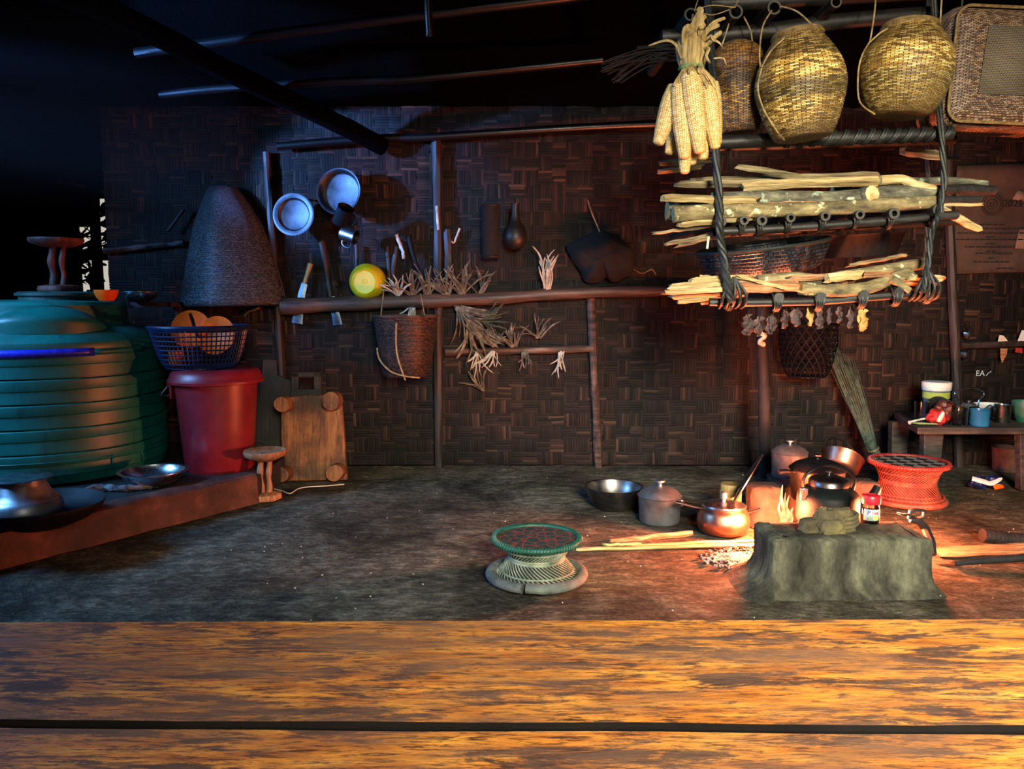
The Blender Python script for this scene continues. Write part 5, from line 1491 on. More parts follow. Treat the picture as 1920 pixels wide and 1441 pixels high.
# box basket
bx0, bx1, by0, by1 = 1764, 1998, 8, 238
YX = 2.60
p = at((bx0 + bx1) / 2, by1, YX)
Wb, Hb = at(bx1, 120, YX).x - at(bx0, 120, YX).x, at(1880, by0, YX).z - at(1880, by1, YX).z
t = thing('box_basket', 'square brown woven box basket with a fine mesh panel, top right corner', 'basket', p, (0.02, 0.035, 0.03))
def rbox(u, v, x0, x1, z0, z1, y, rad, bul):
    return V((x0 + (x1 - x0) * u, y - bul * (math.sin(PI * u) * math.sin(PI * v)) ** 0.5, z0 + (z1 - z0) * v))
D = 0.20
mb = MB()
cr = 0.05
def rr_ol(x0, x1, z0, z1, r, n_=5):
    o_ = []
    for cx_, cz_, a0 in ((x1 - r, z1 - r, 0), (x0 + r, z1 - r, 90), (x0 + r, z0 + r, 180), (x1 - r, z0 + r, 270)):
        for i in range(n_ + 1):
            a = math.radians(a0 + 90 * i / n_)
            o_.append((cx_ + r * math.cos(a), cz_ + r * math.sin(a)))
    return o_
layers = [(0.012, D * .95), (0.0, D * .75), (0.0, 0.05), (0.006, 0.025), (0.02, 0.006), (0.045, -0.004), (0.075, -0.010)]
vs, uvs = [], []
for ins, y in layers:
    for (x, z) in rr_ol(-Wb / 2 + ins, Wb / 2 - ins, ins, Hb - ins, max(cr - ins * .6, .012)): vs.append((x, y, z))
no = 24
fs = []
fu = []
for j in range(len(layers) - 1):
    for i in range(no):
        i2 = (i + 1) % no
        f = (j * no + i, j * no + i2, (j + 1) * no + i2, (j + 1) * no + i)
        fs.append(f)
        fu.append([((vs[q][0] + vs[q][1]) / Wb + .5, (vs[q][2] + vs[q][1]) / Hb) for q in f])
f = tuple(range(no)); fs.append(f); fu.append([(0, 0)] * no)
f = tuple((len(layers) - 1) * no + i for i in range(no)); fs.append(f); fu.append([(vs[q][0] / Wb + .5, vs[q][2] / Hb) for q in f])
mb.add(vs, fs, 0, fu)
mb.build('woven_box', M_BOXW, t, sharp=60)
mb = MB()
k = YX / F
x0, x1, z0, z1 = -Wb / 2 + 58 * k, Wb / 2 - 52 * k, 54 * k, Hb - 40 * k
mb.grid(lambda u, v: (x0 + (x1 - x0) * u + .012 * (v - .5), -0.013, z0 + (z1 - z0) * v), 2, 2)
mb.build('mesh_panel', M_BOXM, t, solid=0.003)
mb = MB(); mb.tube([V((a, -0.002, b)) for a, b in rr_ol(-Wb / 2 + .012, Wb / 2 - .012, .012, Hb - .012, .045)], 0.005, 6, closed=True)
mb.build('rim_binding', M_BASKRIM, t)
mb = MB()
for x in (-0.12, 0.12): mb.tube([(x, D * .5, Hb - .005), (x, D * .5 + .02, Hb + 0.35)], 0.004, 6)
mb.build('hanging_string', M_ROPE, t)

# ---- dark brushwood bunch left of the corn
mb = MB()
for k in range(26):
    e = at(1125 + RD.uniform(0, 45), 118 + RD.uniform(-12, 45), 2.72 + RD.uniform(-.05, .08))
    s0 = at(1262 + RD.uniform(-20, 40), 92 + RD.uniform(-8, 22), 2.76 + RD.uniform(-.03, .05))
    mb.tube(spline([s0, s0.lerp(e, .5) + V((0, 0, RD.uniform(0, .03))), e], 5), 0.0022, 5)
mb.tube([at(1195, 90, 2.72), at(1320, 78, 2.78)], 0.006, 6)
tag(mb.build('brushwood_bunch', M_TWIG), 'dark bunch of thin twigs lying on the upper rack frame left of the corn', 'twigs')
mb = MB()
for pts in ([(1305, 18), (1335, 10), (1378, 14)], [(1306, 20), (1335, 28), (1368, 18)], [(1302, 20), (1306, 8), (1312, -10)], [(1378, 14), (1384, 0), (1390, -14)]):
    mb.tube(spline([at(x, y, 2.58) for x, y in pts], 5), 0.0016, 5)
tag(mb.build('thin_vine', M_CANE), 'thin vine looped between two bamboo ends above the corn', 'vine')
# ================================================================== HEARTH
b0, b1 = fl(1458, 1108), fl(1748, 1112)
yf = 0.5 * (b0.y + b1.y)
bh = at(1600, 1012, yf).z                       # block height
yb_ = fl(1560, 976, bh).y
BX0, BX1 = at(1449, 1050, yf).x, at(1754, 1050, yf).x
t = thing('hearth_block', 'greenish-grey dried mud hearth block in front of the fire', 'hearth', ((BX0 + BX1) / 2, (yf + yb_) / 2, 0))
hw, hd = (BX1 - BX0) / 2, (yb_ - yf) / 2
mb = MB()
nn = 44
zs_ = [(-.03, .16), (-.018, .13), (-.008, .10), (0.002, .074), (0.012, .050), (0.026, .028), (0.045, .012), (0.07, .003), (0.10, 0), (bh - 0.022, 0), (bh - 0.008, -.004), (bh, -.018), (bh + .002, -.06)]
def sup(a, ex, hw, hd):
    c_, s_ = math.cos(a), math.sin(a)
    return V((hw * math.copysign(abs(c_) ** ex, c_), hd * math.copysign(abs(s_) ** ex, s_), 0))
vs, fs = [], []
for z, o_ in zs_:
    for i in range(nn * 2):
        a = PI * i / nn
        ex = 0.12
        e = V((math.cos(a), math.sin(a), 0))
        p = sup(a, ex, hw, hd)
        sk = o_ * ((1.0 if e.x < -0.5 else 0.45) if o_ > 0 else 0.8)
        p += e * sk
        w_ = 0.005 * mnoise.noise(V((p.x * 7, p.y * 9, z * 7))) + 0.004 * mnoise.noise(V((p.x * 30, p.y * 30, z * 20)))
        p += e * w_
        p.z = z + (0.006 * mnoise.noise(V((p.x * 8, p.y * 8, 2))) if z > .1 else 0)
        vs.append(p)
m_ = nn * 2
for j in range(len(zs_) - 1):
    for i in range(m_): fs.append((j * m_ + i, j * m_ + (i + 1) % m_, (j + 1) * m_ + (i + 1) % m_, (j + 1) * m_ + i))
fs.append(tuple((len(zs_) - 1) * m_ + i for i in range(m_)))
mb.add(vs, fs)
mb.build('block_body', M_MUD, t, sharp=70)

def clay_horn(label, px, pyb, pyt, w, dpt, Y, rot=0.0, z0=0.0):
    p = at(px, pyb, Y); p.z = z0
    hgt = at(px, pyt, Y).z - z0
    k = Y / F
    mb = MB()
    def dsp(u, v):
        c_, s_ = math.cos(u * 2 * PI), math.sin(u * 2 * PI)
        return w * .5 * k * .8 * ((c_ ** 6 + s_ ** 6) ** (-1 / 6) - 1) * (1 if v < .8 else .5) + 0.010 * mnoise.noise(V((c_ * 2 + px, s_ * 2, v * 4))) + .004 * mnoise.noise(V((c_ * 7 + px, s_ * 7, v * 14)))
    mb.lathe([(w * .60 * k, 0)] + [(w * (.56 - .05 * q / 9) * k, hgt * (.1 + .086 * q)) for q in range(10)] + [(w * .48 * k, hgt * .95), (w * .40 * k, hgt), (0.001, hgt + .003)], 36, disp=dsp, sy=dpt)
    return tag(mb.build('hearth_horn', M_CLAY, loc=p, rot=(0, 0, rot), sharp=60), label, 'hearth')
ph = fl(1434, 1000)
clay_horn('mud pot support glowing orange at the left of the fire', 1432, 975, 908, 58, 1.1, 3.24)
clay_horn('low mud pot support behind the black kettle, right', 1610, 985, 900, 60, 1.0, 3.25)
clay_horn('mud pot support under the pots at the back of the hearth', 1500, 985, 905, 95, .8, 3.38)

# ---- pots and kettle
def lid_dome(mb, r, z, h): mb.lathe([(r, z), (r * 1.02, z + .003), (r * 0.97, z + .007), (r * .8, z + h * .55), (r * .45, z + h * .92), (0.001, z + h)], 44)
def knob(mb, z, r, c=(0, 0, 0)): mb.lathe([(r * .45, z), (r * .35, z + r * .5), (r * .5, z + r * .8), (r, z + r * .95), (r, z + r * 1.25), (r * .8, z + r * 1.35), (.001, z + r * 1.35)], 24, c=c)
def saucepan(label, p, r, h, mbody, mlid, lidh=0.03, hx=None, taper=0.9, bulge=None, name='cooking_pot', knobr=0.016, mk=None, foot=0.0):
    t = thing(name, label, 'pot', p)
    prof = [(0.001, 0), (r * taper * .94, 0), (r * taper, .008), (r, h * .95), (r * 1.04, h), (r * .98, h), (r * .95, h * .96), (r * taper * .95, .014), (.001, .012)]
    if bulge: prof = spline2([(r * .8, 0), (r * bulge * .90, h * .12), (r * bulge, h * .42), (r * bulge * .985, h * .62), (r * bulge * .90, h * .84), (r * .97, h * .97), (r, h)], 4); prof = [(0.001, 0)] + prof + [(r * .97, h), (r * .9, h * .9), (.001, h * .88)]
    MB().lathe(prof, 52).build('pot_body', mbody, t, sharp=45)
    if mlid:
        l_ = MB(); lidh *= .62; lid_dome(l_, r * 1.02, h + .001, lidh); lo = l_.build('pot_lid', mlid, t, sharp=45)
        k_ = MB(); knob(k_, h + lidh - .002, knobr); k_.build('lid_knob', mk or mlid, lo)
    return t
def handle(t, pts, r, m, flat=0.6, name='handle'):
    mb = MB(); P = spline(pts, 5); mb.tube(P, [r * (.7 + .5 * i / (len(P) - 1)) for i in range(len(P))], 9, flat=flat)
    return mb.build(name, m, t, sharp=60)
pz = fl(1243, 987); pr = 41 / F * 3.26
P = V((pz.x, pz.y + pr * .9, 0))
hh = at(1243, 929, P.y).z
t = saucepan('lidded aluminium saucepan on the floor between wide bowl and pressure cooker', P, pr, hh, M_ALU, M_ALU, lidh=at(1243, 899, P.y).z - hh, knobr=.022, taper=.93)
handle(t, [V((pr * .8, -pr * .5, hh * .86)), V((pr * 1.2, -pr * .75, hh * .82)), V((pr * 1.45, -pr * 1.15, hh * .72)), V((pr * 1.6, -pr * 1.3, hh * .66))], 0.011, M_BAKE)
MB().box((pr * .92, -pr * .52, hh * .84), (.014, .02, .03)).build('handle_bracket', M_STEEL, t, bevel=.003)
pz = fl(1155, 958)
bowl('wide_bowl', 'wide shallow steel bowl on the floor, leftmost of the cookware', 'bowl', V((pz.x, pz.y + .08, 0)), 54 / F * 3.5, 0.098, .085, M_STEELD, lip=.004)
pz = fl(1366, 1010); pr = 45 / F * 2.98
P = V((pz.x, pz.y + .085, 0))
hh = at(1366, 948, P.y).z
t = saucepan('round-bellied pressure cooker with a glass lid, lit orange by the fire', P, pr * .92, hh, M_COPPER, None, bulge=1.25, name='pressure_cooker')
l_ = MB(); l_.lathe([(pr * .93, hh + .001), (pr * .9, hh + .008), (pr * .5, hh + .018), (.001, hh + .022)], 44); lo = l_.build('glass_lid', M_STEEL, t, sharp=45)
MB().ring((0, 0, hh + .003), pr * .93, .005, 44, 6).build('lid_ring', M_STEEL, t)
k_ = MB(); k_.lathe([(.008, hh + .02), (.008, hh + .03), (.013, hh + .034), (.013, hh + .055), (.008, hh + .06), (.001, hh + .062)], 18); k_.build('lid_knob', M_ALU, lo)
handle(t, [V((-pr * .7, -pr * .2, hh * .95)), V((-pr * 1.3, -pr * .2, hh * 1.0)), V((-pr * 1.9, -pr * .15, hh * 1.12)), V((-pr * 2.15, -pr * .1, hh * 1.15))], .011, M_BAKE)
handle(t, [V((pr * 1.05, -pr * .1, hh * .75)), V((pr * 1.35, -pr * .12, hh * .84)), V((pr * 1.6, -pr * .14, hh * .92))], .008, M_BAKE, name='helper_handle')
pz = fl(1345, 950); P = V((pz.x, 3.3, 0))
k = 3.3 / F
hh = at(1345, 906, 3.3).z
t = thing('bamboo_cup', 'pale bamboo container with a lid behind the pressure cooker', 'container', P)
MB().lathe([(.001, 0), (20 * k, 0), (20.5 * k, hh * .4), (20.5 * k, hh * .82), (19 * k, hh * .83), (.001, hh * .84)], 30).build('cup_body', M_BAMCUP, t, sharp=40)
MB().lathe([(19 * k, hh * .83), (19.6 * k, hh * .85), (19.6 * k, hh * .97), (18 * k, hh), (.001, hh * .985)], 30).build('cup_lid', M_BAMCUP, t, sharp=40)

# pan lid leaning on the hearth support
p0 = at(1404, 897, 3.18)
mb = MB(); rl = 58 / F * 3.0
mb.lathe([(rl * .98, 0), (rl, .004), (rl * .95, .008), (rl * .6, .014), (.001, .017)], 44)
mb.lathe([(rl * .97, -.001), (rl * .6, .006), (.001, .010)], 44)
ax = V((-0.82, .335, .46)).normalized()
o = mb.build('lid_dome', M_STEELD, sharp=45)
t = thing('pan_lid', 'dark metal pan lid seen edge-on, leaning on the glowing mud support', 'lid', p0)
t.rotation_euler = ax.to_track_quat('Z', 'Y').to_euler()
o.parent = t
k_ = MB(); knob(k_, .015, .012); k_.build('lid_knob', M_BAKE, t)

# pots on the hearth at the back
P = at(1479, 893, 3.62); pr = 35 / F * 3.62; hh = at(1479, 848, 3.62).z - P.z
t = saucepan('tall bright aluminium pot with lid at the back left of the hearth', P, pr * .93, hh, M_ALU, M_ALU, lidh=at(1479, 824, 3.62).z - P.z - hh, taper=.97, knobr=.018)
clay_horn('mud shelf under the tall bright aluminium pot', 1479, 985, 893, 74, 1.2, 3.66)
P = at(1530, 935, 3.18); pr = 50 / F * 3.18; hh = at(1530, 879, 3.18).z - P.z
t = saucepan('dark cooking pot with a wide domed lid behind the kettle', P, pr, hh, M_STEELD, M_BLACK, lidh=at(1530, 849, 3.18).z - P.z - hh, taper=.92, knobr=.017, mk=M_STEELD)
handle(t, [V((-pr * .9, -.02, hh * .92)), V((-pr * 1.25, -.03, hh * .98)), V((-pr * 1.55, -.03, hh * .96))], .014, M_BAKE)
P = at(1572, 884, 3.6); k = 3.6 / F
t = thing('bucket_pan', 'tilted heat-stained pan behind the dark lidded pot', 'pan', P, (-0.5, 0.5, 0))
MB().lathe([(.001, 0), (26 * k, 0), (34 * k, 8 * k), (38 * k, 30 * k), (40 * k, 33 * k), (37 * k, 32 * k), (30 * k, 8 * k), (.001, 3 * k)], 44, cap=False).build('pan_body', M_COPPER, t, sharp=50)
MB().tube(spline([(-38 * k, 0, 32 * k), (-30 * k, 10 * k, 60 * k), (0, 16 * k, 74 * k), (30 * k, 10 * k, 60 * k), (38 * k, 0, 32 * k)], 6), .0025, 6).build('bail_handle', M_STEELD, t)
clay_horn('mud ledge at the back of the hearth under the tilted pan', 1568, 985, 897, 70, 1.1, 3.62)

KY = 2.93
P = at(1550, 990, KY); P.z = 0.10
k = KY / F
zc = lambda py: at(1550, py, KY).z - P.z
t = thing('kettle', 'big black soot-coated kettle over the fire', 'kettle', P)
pr = 57 * k
zb = zc(922)
MB().lathe([(.001, 0), (pr * .95, 0), (pr, .012), (pr * 1.0, zb * .75), (pr * .985, zb * .92), (pr * .93, zb), (pr * .75, zb + .018), (pr * .62, zb + .026), (pr * .62, zb + .018), (.001, zb + .016)], 52).build('kettle_body', M_KETTLE, t, sharp=40)
l_ = MB(); l_.lathe([(pr * .60, zb + .022), (pr * .66, zb + .030), (pr * .64, zb + .048), (pr * .58, zb + .055), (pr * .3, zb + .066), (.001, zb + .069)], 44); lo = l_.build('kettle_lid', M_STEELD, t, sharp=40)
k_ = MB(); knob(k_, zb + .067, .013); k_.build('lid_knob', M_STEEL, lo)
MB().tube(spline([(-pr * .8, 0, zb), (-pr * .86, 0, zb + .05), (-pr * .6, 0, zb + .085), (0, 0.02, zb + .10), (pr * .6, 0, zb + .085), (pr * .86, 0, zb + .05), (pr * .8, 0, zb)], 6), .009, 8, flat=.6).build('bail_handle', M_BAKE, t)
MB().tube(spline([(pr * .86, -.01, zb * .42), (pr * 1.25, -.01, zb * .62), (pr * 1.5, -.01, zb * .95), (pr * 1.62, -.01, zb * 1.22)], 5), [.026 - .0008 * i for i in range(16)], 12).build('spout', M_KETTLE, t, sharp=70)
mb = MB(); mb.box((-pr * .93, -.035, zb + .002), (.03, .02, .05)); mb.build('handle_lug', M_STEEL, t, bevel=.005)
for i, (dx, dy) in enumerate(((-.075, .03), (.075, .03), (0, -.06))):
    q = P + V((dx, dy, 0))
    tag(MB().lathe([(.04, 0), (.036, .05), (.03, .085), (.02, .099), (.001, .1)], 12, disp=lambda u, v: .007 * math.sin(u * 13 + i)).build('hearth_stone', M_CHAR, loc=(q.x, q.y, 0), sharp=60), 'soot-black stone under the kettle, ' + ('left one', 'right one', 'front one, nearest the mud block')[i], 'stone')

# fire, embers, ash
mb = MB()
fp = at(1469, 975, 3.06); fp.z = .05
for (dx, h_, w_, ln) in ((0, .165, .013, -.012), (.012, .12, .010, .004), (-.012, .10, .010, -.010), (.026, .13, .008, -.02), (.034, .07, .010, .004), (-.002, .07, .016, .002)):
    P_ = spline([(dx, dx * .4, 0), (dx + ln * .1 + .004, dx * .4, h_ * .3), (dx + ln * .8 - .003, dx * .4, h_ * .65), (dx + ln * 1.1 + .004, dx * .4, h_)], 5)
    mb.tube(P_, [w_ * (math.sin(PI * min(1, .18 + .82 * q / 15)) ** .8 * .97 + .03) for q in range(16)], 10, flat=.6)
tag(mb.build('flame', M_FLAME, loc=fp, sharp=80), 'bright flame burning between the glowing mud support and the mud block', 'fire')
mb = MB()
fp = at(1697, 985, 2.92); fp.z = .015
mb.lathe([(.03, 0), (.045, .02), (.03, .05), (.001, .065)], 14, disp=lambda u, v: .008 * math.sin(u * 19 + v * 4))
tag(mb.build('glowing_ember', M_EMBER, loc=fp), 'white-hot ember heap behind the right end of the mud block', 'fire')
mb = MB()
for i in range(480):
    a = RD.random() * 2 * PI; r = RD.random() ** .6
    q = fl(1412, 1048) + V((math.cos(a) * r * .20, math.sin(a) * r * .13, 0))
    s_ = RD.uniform(.002, .0065)
    mb.box((q.x, q.y, s_ * .5), (s_ * RD.uniform(1, 2.4), s_ * RD.uniform(1, 2), s_ * 1.4), RZ(RD.random() * 6) @ RX(RD.uniform(-.5, .5)), RD.choice((0, 0, 0, 1, 1, 2)))
q0 = fl(1412, 1048)
mb.lathe([(.001, .008), (.06, .006), (.12, .003), (.16, -.004)], 24, c=(q0.x, q0.y, 0), disp=lambda u, v: .012 * math.sin(u * 18), mi=1, sy=.72)
tag(mb.build('ash_and_charcoal', [M_CHAR, M_ASH, M_EMBER], sharp=20), 'grey ash and broken charcoal spread left of the mud block', 'ash', kind='stuff')
mb = MB()
for i in range(260):
    q = V((RD.uniform(-1.6, 2.4), RD.uniform(1.6, 4.2), 0))
    if q.x < -1.0 - (q.y - 3.3) * -.3 and q.y < 3.7: continue
    s_ = RD.uniform(.0008, .0025)
    mb.box((q.x, q.y, s_ * .4), (s_ * RD.uniform(1, 3), s_, s_), RZ(RD.random() * 6))
tag(mb.build('floor_crumbs', M_CREAM), 'tiny pale crumbs scattered over the mud floor', 'crumbs', kind='stuff')

# sticks on the floor left of the block
split('long bamboo split lying on the floor from the green stool to the hearth', 1082, 1030, 1446, 1019, 12, 8, fl(1082, 1031).y, M_BAMSPLIT, Y1=fl(1446, 1021).y, name='bamboo_split')
split('second bamboo split lying behind the first, reaching the ash', 1190, 1022, 1440, 1012, 12, 7, fl(1190, 1024).y + .02, M_BAMSPLIT, Y1=fl(1440, 1012).y, name='bamboo_split')
split('short fresh green bamboo piece lying near the green stool', 1130, 1021, 1200, 1019, 9, 8, fl(1130, 1024).y + .02, M_GREENBAM, name='bamboo_split')
split('flat plank glowing red in the firelight behind the bamboo splits', 1142, 1015, 1298, 998, 10, 13, fl(1142, 1018).y + .03, M_SPLITR, Y1=fl(1298, 1003).y, name='flat_stick')

# cloth and pickle jar on the block
cb = fl(1565, 1003, bh)
t = thing('folded_cloth', 'crumpled olive-brown potholder cloth on the front edge of the mud block', 'cloth', (cb.x, cb.y + .04, bh))
def cl_lump(name, cx_, cy_, rx, ry, h_, m, hollow, sd, rot=0):
    mb = MB()
    def dsp(u, v):
        c_, s_ = math.cos(u * 2 * PI), math.sin(u * 2 * PI)
        return rx * (.30 * mnoise.noise(V((c_ * 1.5 + sd, s_ * 1.5, v * 2.5))) + .16 * (1 - 2 * abs(mnoise.noise(V((c_ * 3 + sd, s_ * 3 + v * 4, v * 3))))))
    prof = [(rx * .9, 0), (rx * 1.02, h_ * .25), (rx * .95, h_ * .55), (rx * .78, h_ * .85), (rx * .62, h_)] + ([(rx * .5, h_ * .95), (rx * .45, h_ * .5), (.001, h_ * .35)] if hollow else [(rx * .3, h_ * 1.04), (.001, h_)])
    mb.lathe(prof, 48, c=(cx_, cy_, 0), disp=dsp, sy=ry / rx, smooth=3, M=RZ(rot))
    return mb.build(name, m, t, sharp=80)
k = 2.62 / F
cl_lump('fold', -6 * k, 6 * k, 24 * k, 20 * k, 42 * k, M_CLOTH, True, 1)
cl_lump('fold', 24 * k, 10 * k, 30 * k, 20 * k, 40 * k, M_CLOTH, False, 5, .3)
cl_lump('fold', -2 * k, -8 * k, 26 * k, 16 * k, 26 * k, M_CLOTH, False, 9)
cl_lump('fold', -36 * k, 2 * k, 22 * k, 16 * k, 24 * k, M_CLOTH, False, 14, .4)
mb = MB()
for q in range(3): mb.tube(spline([(20 * k, -10 * k, (10 + q * 8) * k), (38 * k, -8 * k, (12 + q * 8) * k), (52 * k, 4 * k, (16 + q * 8) * k), (44 * k, 20 * k, (18 + q * 8) * k)], 4), 4 * k, 8, jit=.1)
mb.build('rolled_hem', M_CLOTH, t, sharp=80)
jb = fl(1638, 985, bh); JY = jb.y + 16 / F * 2.7
k = JY / F
P = V((jb.x, JY, bh))
zj = lambda py: at(1638, py, JY).z - bh
t = thing('pickle_jar', 'small glass pickle jar with a red lid standing on the mud block', 'jar', P)
MB().lathe([(.001, .001), (14.5 * k, 0), (16 * k, .004), (16 * k, zj(950)), (14 * k, zj(944)), (14 * k, zj(940))], 32, cap=False).build('glass_body', M_GLASS, t, sharp=50)
MB().lathe([(.001, .003), (14.5 * k, .003), (15 * k, .006), (15 * k, zj(955)), (.001, zj(954))], 32).build('pickle', M_PICKLE, t, sharp=50)
MB().lathe([(16.5 * k, zj(943)), (17.2 * k, zj(941)), (17.2 * k, zj(930)), (16.4 * k, zj(928)), (13 * k, zj(927)), (12 * k, zj(928)), (.001, zj(928))], 36).build('screw_lid', M_REDLID, t, sharp=40)
mb = MB()
rl_ = 16.35 * k
mb.grid(lambda u, v: (rl_ * math.sin(-1.15 + 2.3 * u), -rl_ * math.cos(-1.15 + 2.3 * u), zj(972) + (zj(951) - zj(972)) * v), 16, 1)
lb_ = mb.build('paper_label', M_LABELW, t, solid=.0006)
o = text('P', V((-9.5 * k, -rl_ - .0012 + .003, zj(957))), 10.5 * k, M_INKB, lb_)
o = text('ran', V((1.5 * k, -rl_ - .0016, zj(957))), 9 * k, M_INKR, lb_)
mb = MB(); mb.lathe([(5 * k, 0), (5 * k, .0006), (.001, .0008)], 16, c=(3 * k, -rl_ - .0004, zj(966)), M=FACE); mb.build('label_emblem', M_LIME, lb_)
mb = MB(); mb.lathe([(3 * k, 0), (3 * k, .0006), (.001, .0008)], 10, c=(-8 * k, -rl_ + .002, zj(967)), M=FACE); mb.build('label_leaf', M_GREENLF, lb_)

# iron fire tongs / trivet piece behind the right end of the block
ty = 2.86
t = thing('fire_tongs', 'black iron bracket lying against the right end of the mud block', 'tongs', at(1718, 985, ty))
o0 = at(1718, 985, ty)
q = lambda x, y, dy=0: at(x, y, ty + dy) - o0
mb = MB(); mb.tube([q(1682, 961), q(1692, 964), q(1702, 964), q(1714, 968)], [.004, .008, .009, .006], 8, flat=.6); mb.build('blade', M_IRON, t)
mb = MB(); mb.tube([q(1704, 972), q(1707, 957), q(1716, 955), q(1732, 957), q(1732, 968), q(1722, 972)], .009, 8, flat=.7); mb.build('ring_piece', M_IRON, t)
mb = MB(); mb.tube([q(1706, 974), q(1722, 976), q(1735, 990), q(1746, 1015, -.05), q(1750, 1040, -.08)], [.010, .014, .016, .016, .012], 8); mb.build('shank', M_IRON, t)

# logs at the right edge
p0, p1 = fl(1840, 1020), fl(1990, 1042)
log('thick charred log lying on the floor at the right edge', [(1842, 1003), (1900, 1011), (1990, 1024)], 13, 15, M_CHAR, fl(1842, 1017).y, name='charred_log', cut=M_CHAR)
p0 = fl(1790, 1060)
log('thin charred stick lying on the floor, right of the mud block', [(1788, 1056), (1850, 1050), (1990, 1040)], 5, 9, M_CHAR, fl(1788, 1061).y, name='charred_stick', cut=M_CHAR)
split('weathered grey plank lying on the floor between the mud block and the right edge', 1752, 1036, 1995, 1026, 60, 12, fl(1752, 1042).y + .05, M_SPLITD, name='floor_plank')

# ================================================================== MORHA STOOLS
def morha(label, p, rt, rw, rb, h, mstraw, mdk, mrim, mseat, tyre=True, rimr=0.010, nst=50):
    t = thing('cane_stool', label, 'stool', p)
    def surf(f):                                 # radius of the waisted body at height fraction f
        zz = (0.0, .25, .5, .75, 1.0)
        rr_ = (rb * .92, (rb + rw) / 2 * .93, rw, (rt + rw) / 2 * .93, rt * .95)
        f = min(max(f, 0), 1) * 4
        i = min(int(f), 3); g = f - i
        return rr_[i] + (rr_[i + 1] - rr_[i]) * (g * g * (3 - 2 * g) * .5 + g * .5)
    z0, z1 = h * .10, h * .93
    mb = MB(); mb.lathe([(surf(i / 16) - .006, z0 + (z1 - z0) * i / 16) for i in range(17)], 48, cap=False); mb.build('gap_shade_shell', mdk, t, sharp=80)  # added dark shell, its colour standing in for shaded gaps behind the straws
    for part, f0, f1, tw in (('upper_straws', .45, 1.0, .85), ('lower_straws', 0.0, .55, -.85)):
        mb = MB()
        for i in range(nst):
            a0 = 2 * PI * i / nst
            pts = []
            for j in range(8):
                f = f0 + (f1 - f0) * j / 7
                a = a0 + tw * j / 7
                r = surf(f)
                pts.append((r * math.cos(a), r * math.sin(a), z0 + (z1 - z0) * f))
            mb.tube(pts, 0.0024, 5, cap=False)
        mb.build(part, mstraw, t, sharp=80)
    mb = MB()
    for f, tt_ in ((.46, .004), (.5, .005), (.54, .004), (.76, .0035), (.16, .0035)):
        mb.ring((0, 0, z0 + (z1 - z0) * f), surf(f) + .001, tt_, 56, 6)
    mb.build('waist_binding', mstraw, t)
    # wrapped rim
    mb = MB()
    mb.ring((0, 0, h - rimr), rt, rimr, 64, 8)
    for i in range(90):
        a = 2 * PI * i / 90
        mb.tube([(( rt + (rimr + .0008) * math.cos(b)) * math.cos(a + .02 * math.sin(b)), (rt + (rimr + .0008) * math.cos(b)) * math.sin(a + .02 * math.sin(b)), h - rimr + (rimr + .0008) * math.sin(b)) for b in (-2.2, -1.1, 0, 1.1, 2.2)], .0022, 4, cap=False)
    mb.build('rim', mrim, t, sharp=60)
    MB().lathe([(rt - rimr * .6, h - rimr), (rt * .8, h - rimr * 1.2), (rt * .4, h - rimr * 1.7), (.001, h - rimr * 1.9)], 48).build('seat', mseat, t, sharp=70)
    mb = MB()
    if tyre:
        a0, a1 = -PI / 2 - .25, 3 * PI / 2 - .33
        pts = [(rb * math.cos(a0 + (a1 - a0) * i / 60), rb * math.sin(a0 + (a1 - a0) * i / 60), .017 + (.003 if i < 3 else 0)) for i in range(61)]
        mb.tube(pts, .021, 10, flat=.8, jit=.02)
        mb.build('tyre_foot_ring', M_TYRE, t, sharp=60)
    else:
        mb.ring((0, 0, .014), rb, .013, 60, 8); mb.ring((0, 0, .034), rb * .96, .006, 60, 6); mb.build('foot_ring', mstraw, t)
    return t
g0 = fl(1008, 1113)
Yg = g0.y + .15
rb_ = 88 / F * Yg
morha('low green and straw cane stool on a rubber ring, alone on the floor', V((at(1006, 1080, Yg).x, Yg, 0)), 82 / F * Yg, 52 / F * Yg, rb_, at(1006, 1003, Yg).z, M_STRAWG, M_GAPSHADE, M_GREENRIM, M_SEATG)
g0 = fl(1700, 957)
Yg = g0.y + .165
morha('red cane stool with a black and pale diamond seat, behind the pickle jar', V((at(1700, 930, Yg).x, Yg, 0)), 68 / F * Yg, 48 / F * Yg, 66 / F * Yg, at(1700, 862, Yg).z, M_STRAWR, M_GAPSHADER, M_REDRIM, M_SEATR, tyre=False)

# ================================================================== RIGHT CORNER
# black hexagonal basket on the wall
hb_ = at(1512, 706, YW - .19); k = (YW - .19) / F
t = thing('open_weave_basket', 'black open hexagon-weave basket hanging on the wall behind the hearth', 'basket', hb_)
mb = MB()
hB = at(1512, 608, YW - .19).z - hb_.z
def hr(z): return (34 + 18 * min(1, (z / hB) * 1.6) ** .6) * k
for s_ in (1, -1):
    for i in range(22):
        a0 = 2 * PI * i / 22
        mb.tube([(hr(z) * math.cos(a0 + s_ * z / hB * 1.25), hr(z) * math.sin(a0 + s_ * z / hB * 1.25), z) for z in [hB * j / 12 for j in range(13)]], .0032, 4, cap=False, flat=.5)
for j in range(1, 10): mb.ring((0, 0, hB * j / 10), hr(hB * j / 10), .0026, 36, 4)
mb.lathe([(.001, 0), (34 * k, 0), (34 * k, .006), (.001, .006)], 24)
mb.build('open_weave', M_BLACK, t, sharp=70)
MB().ring((0, 0, hB), hr(hB), .008, 40, 6).build('rim', M_BLACK, t)
MB().tube([(-.04, .10, hB * 1.0), (0, .17, hB + .08), (.04, .10, hB)], .004, 5).build('hanging_loop', M_ROPE, t)
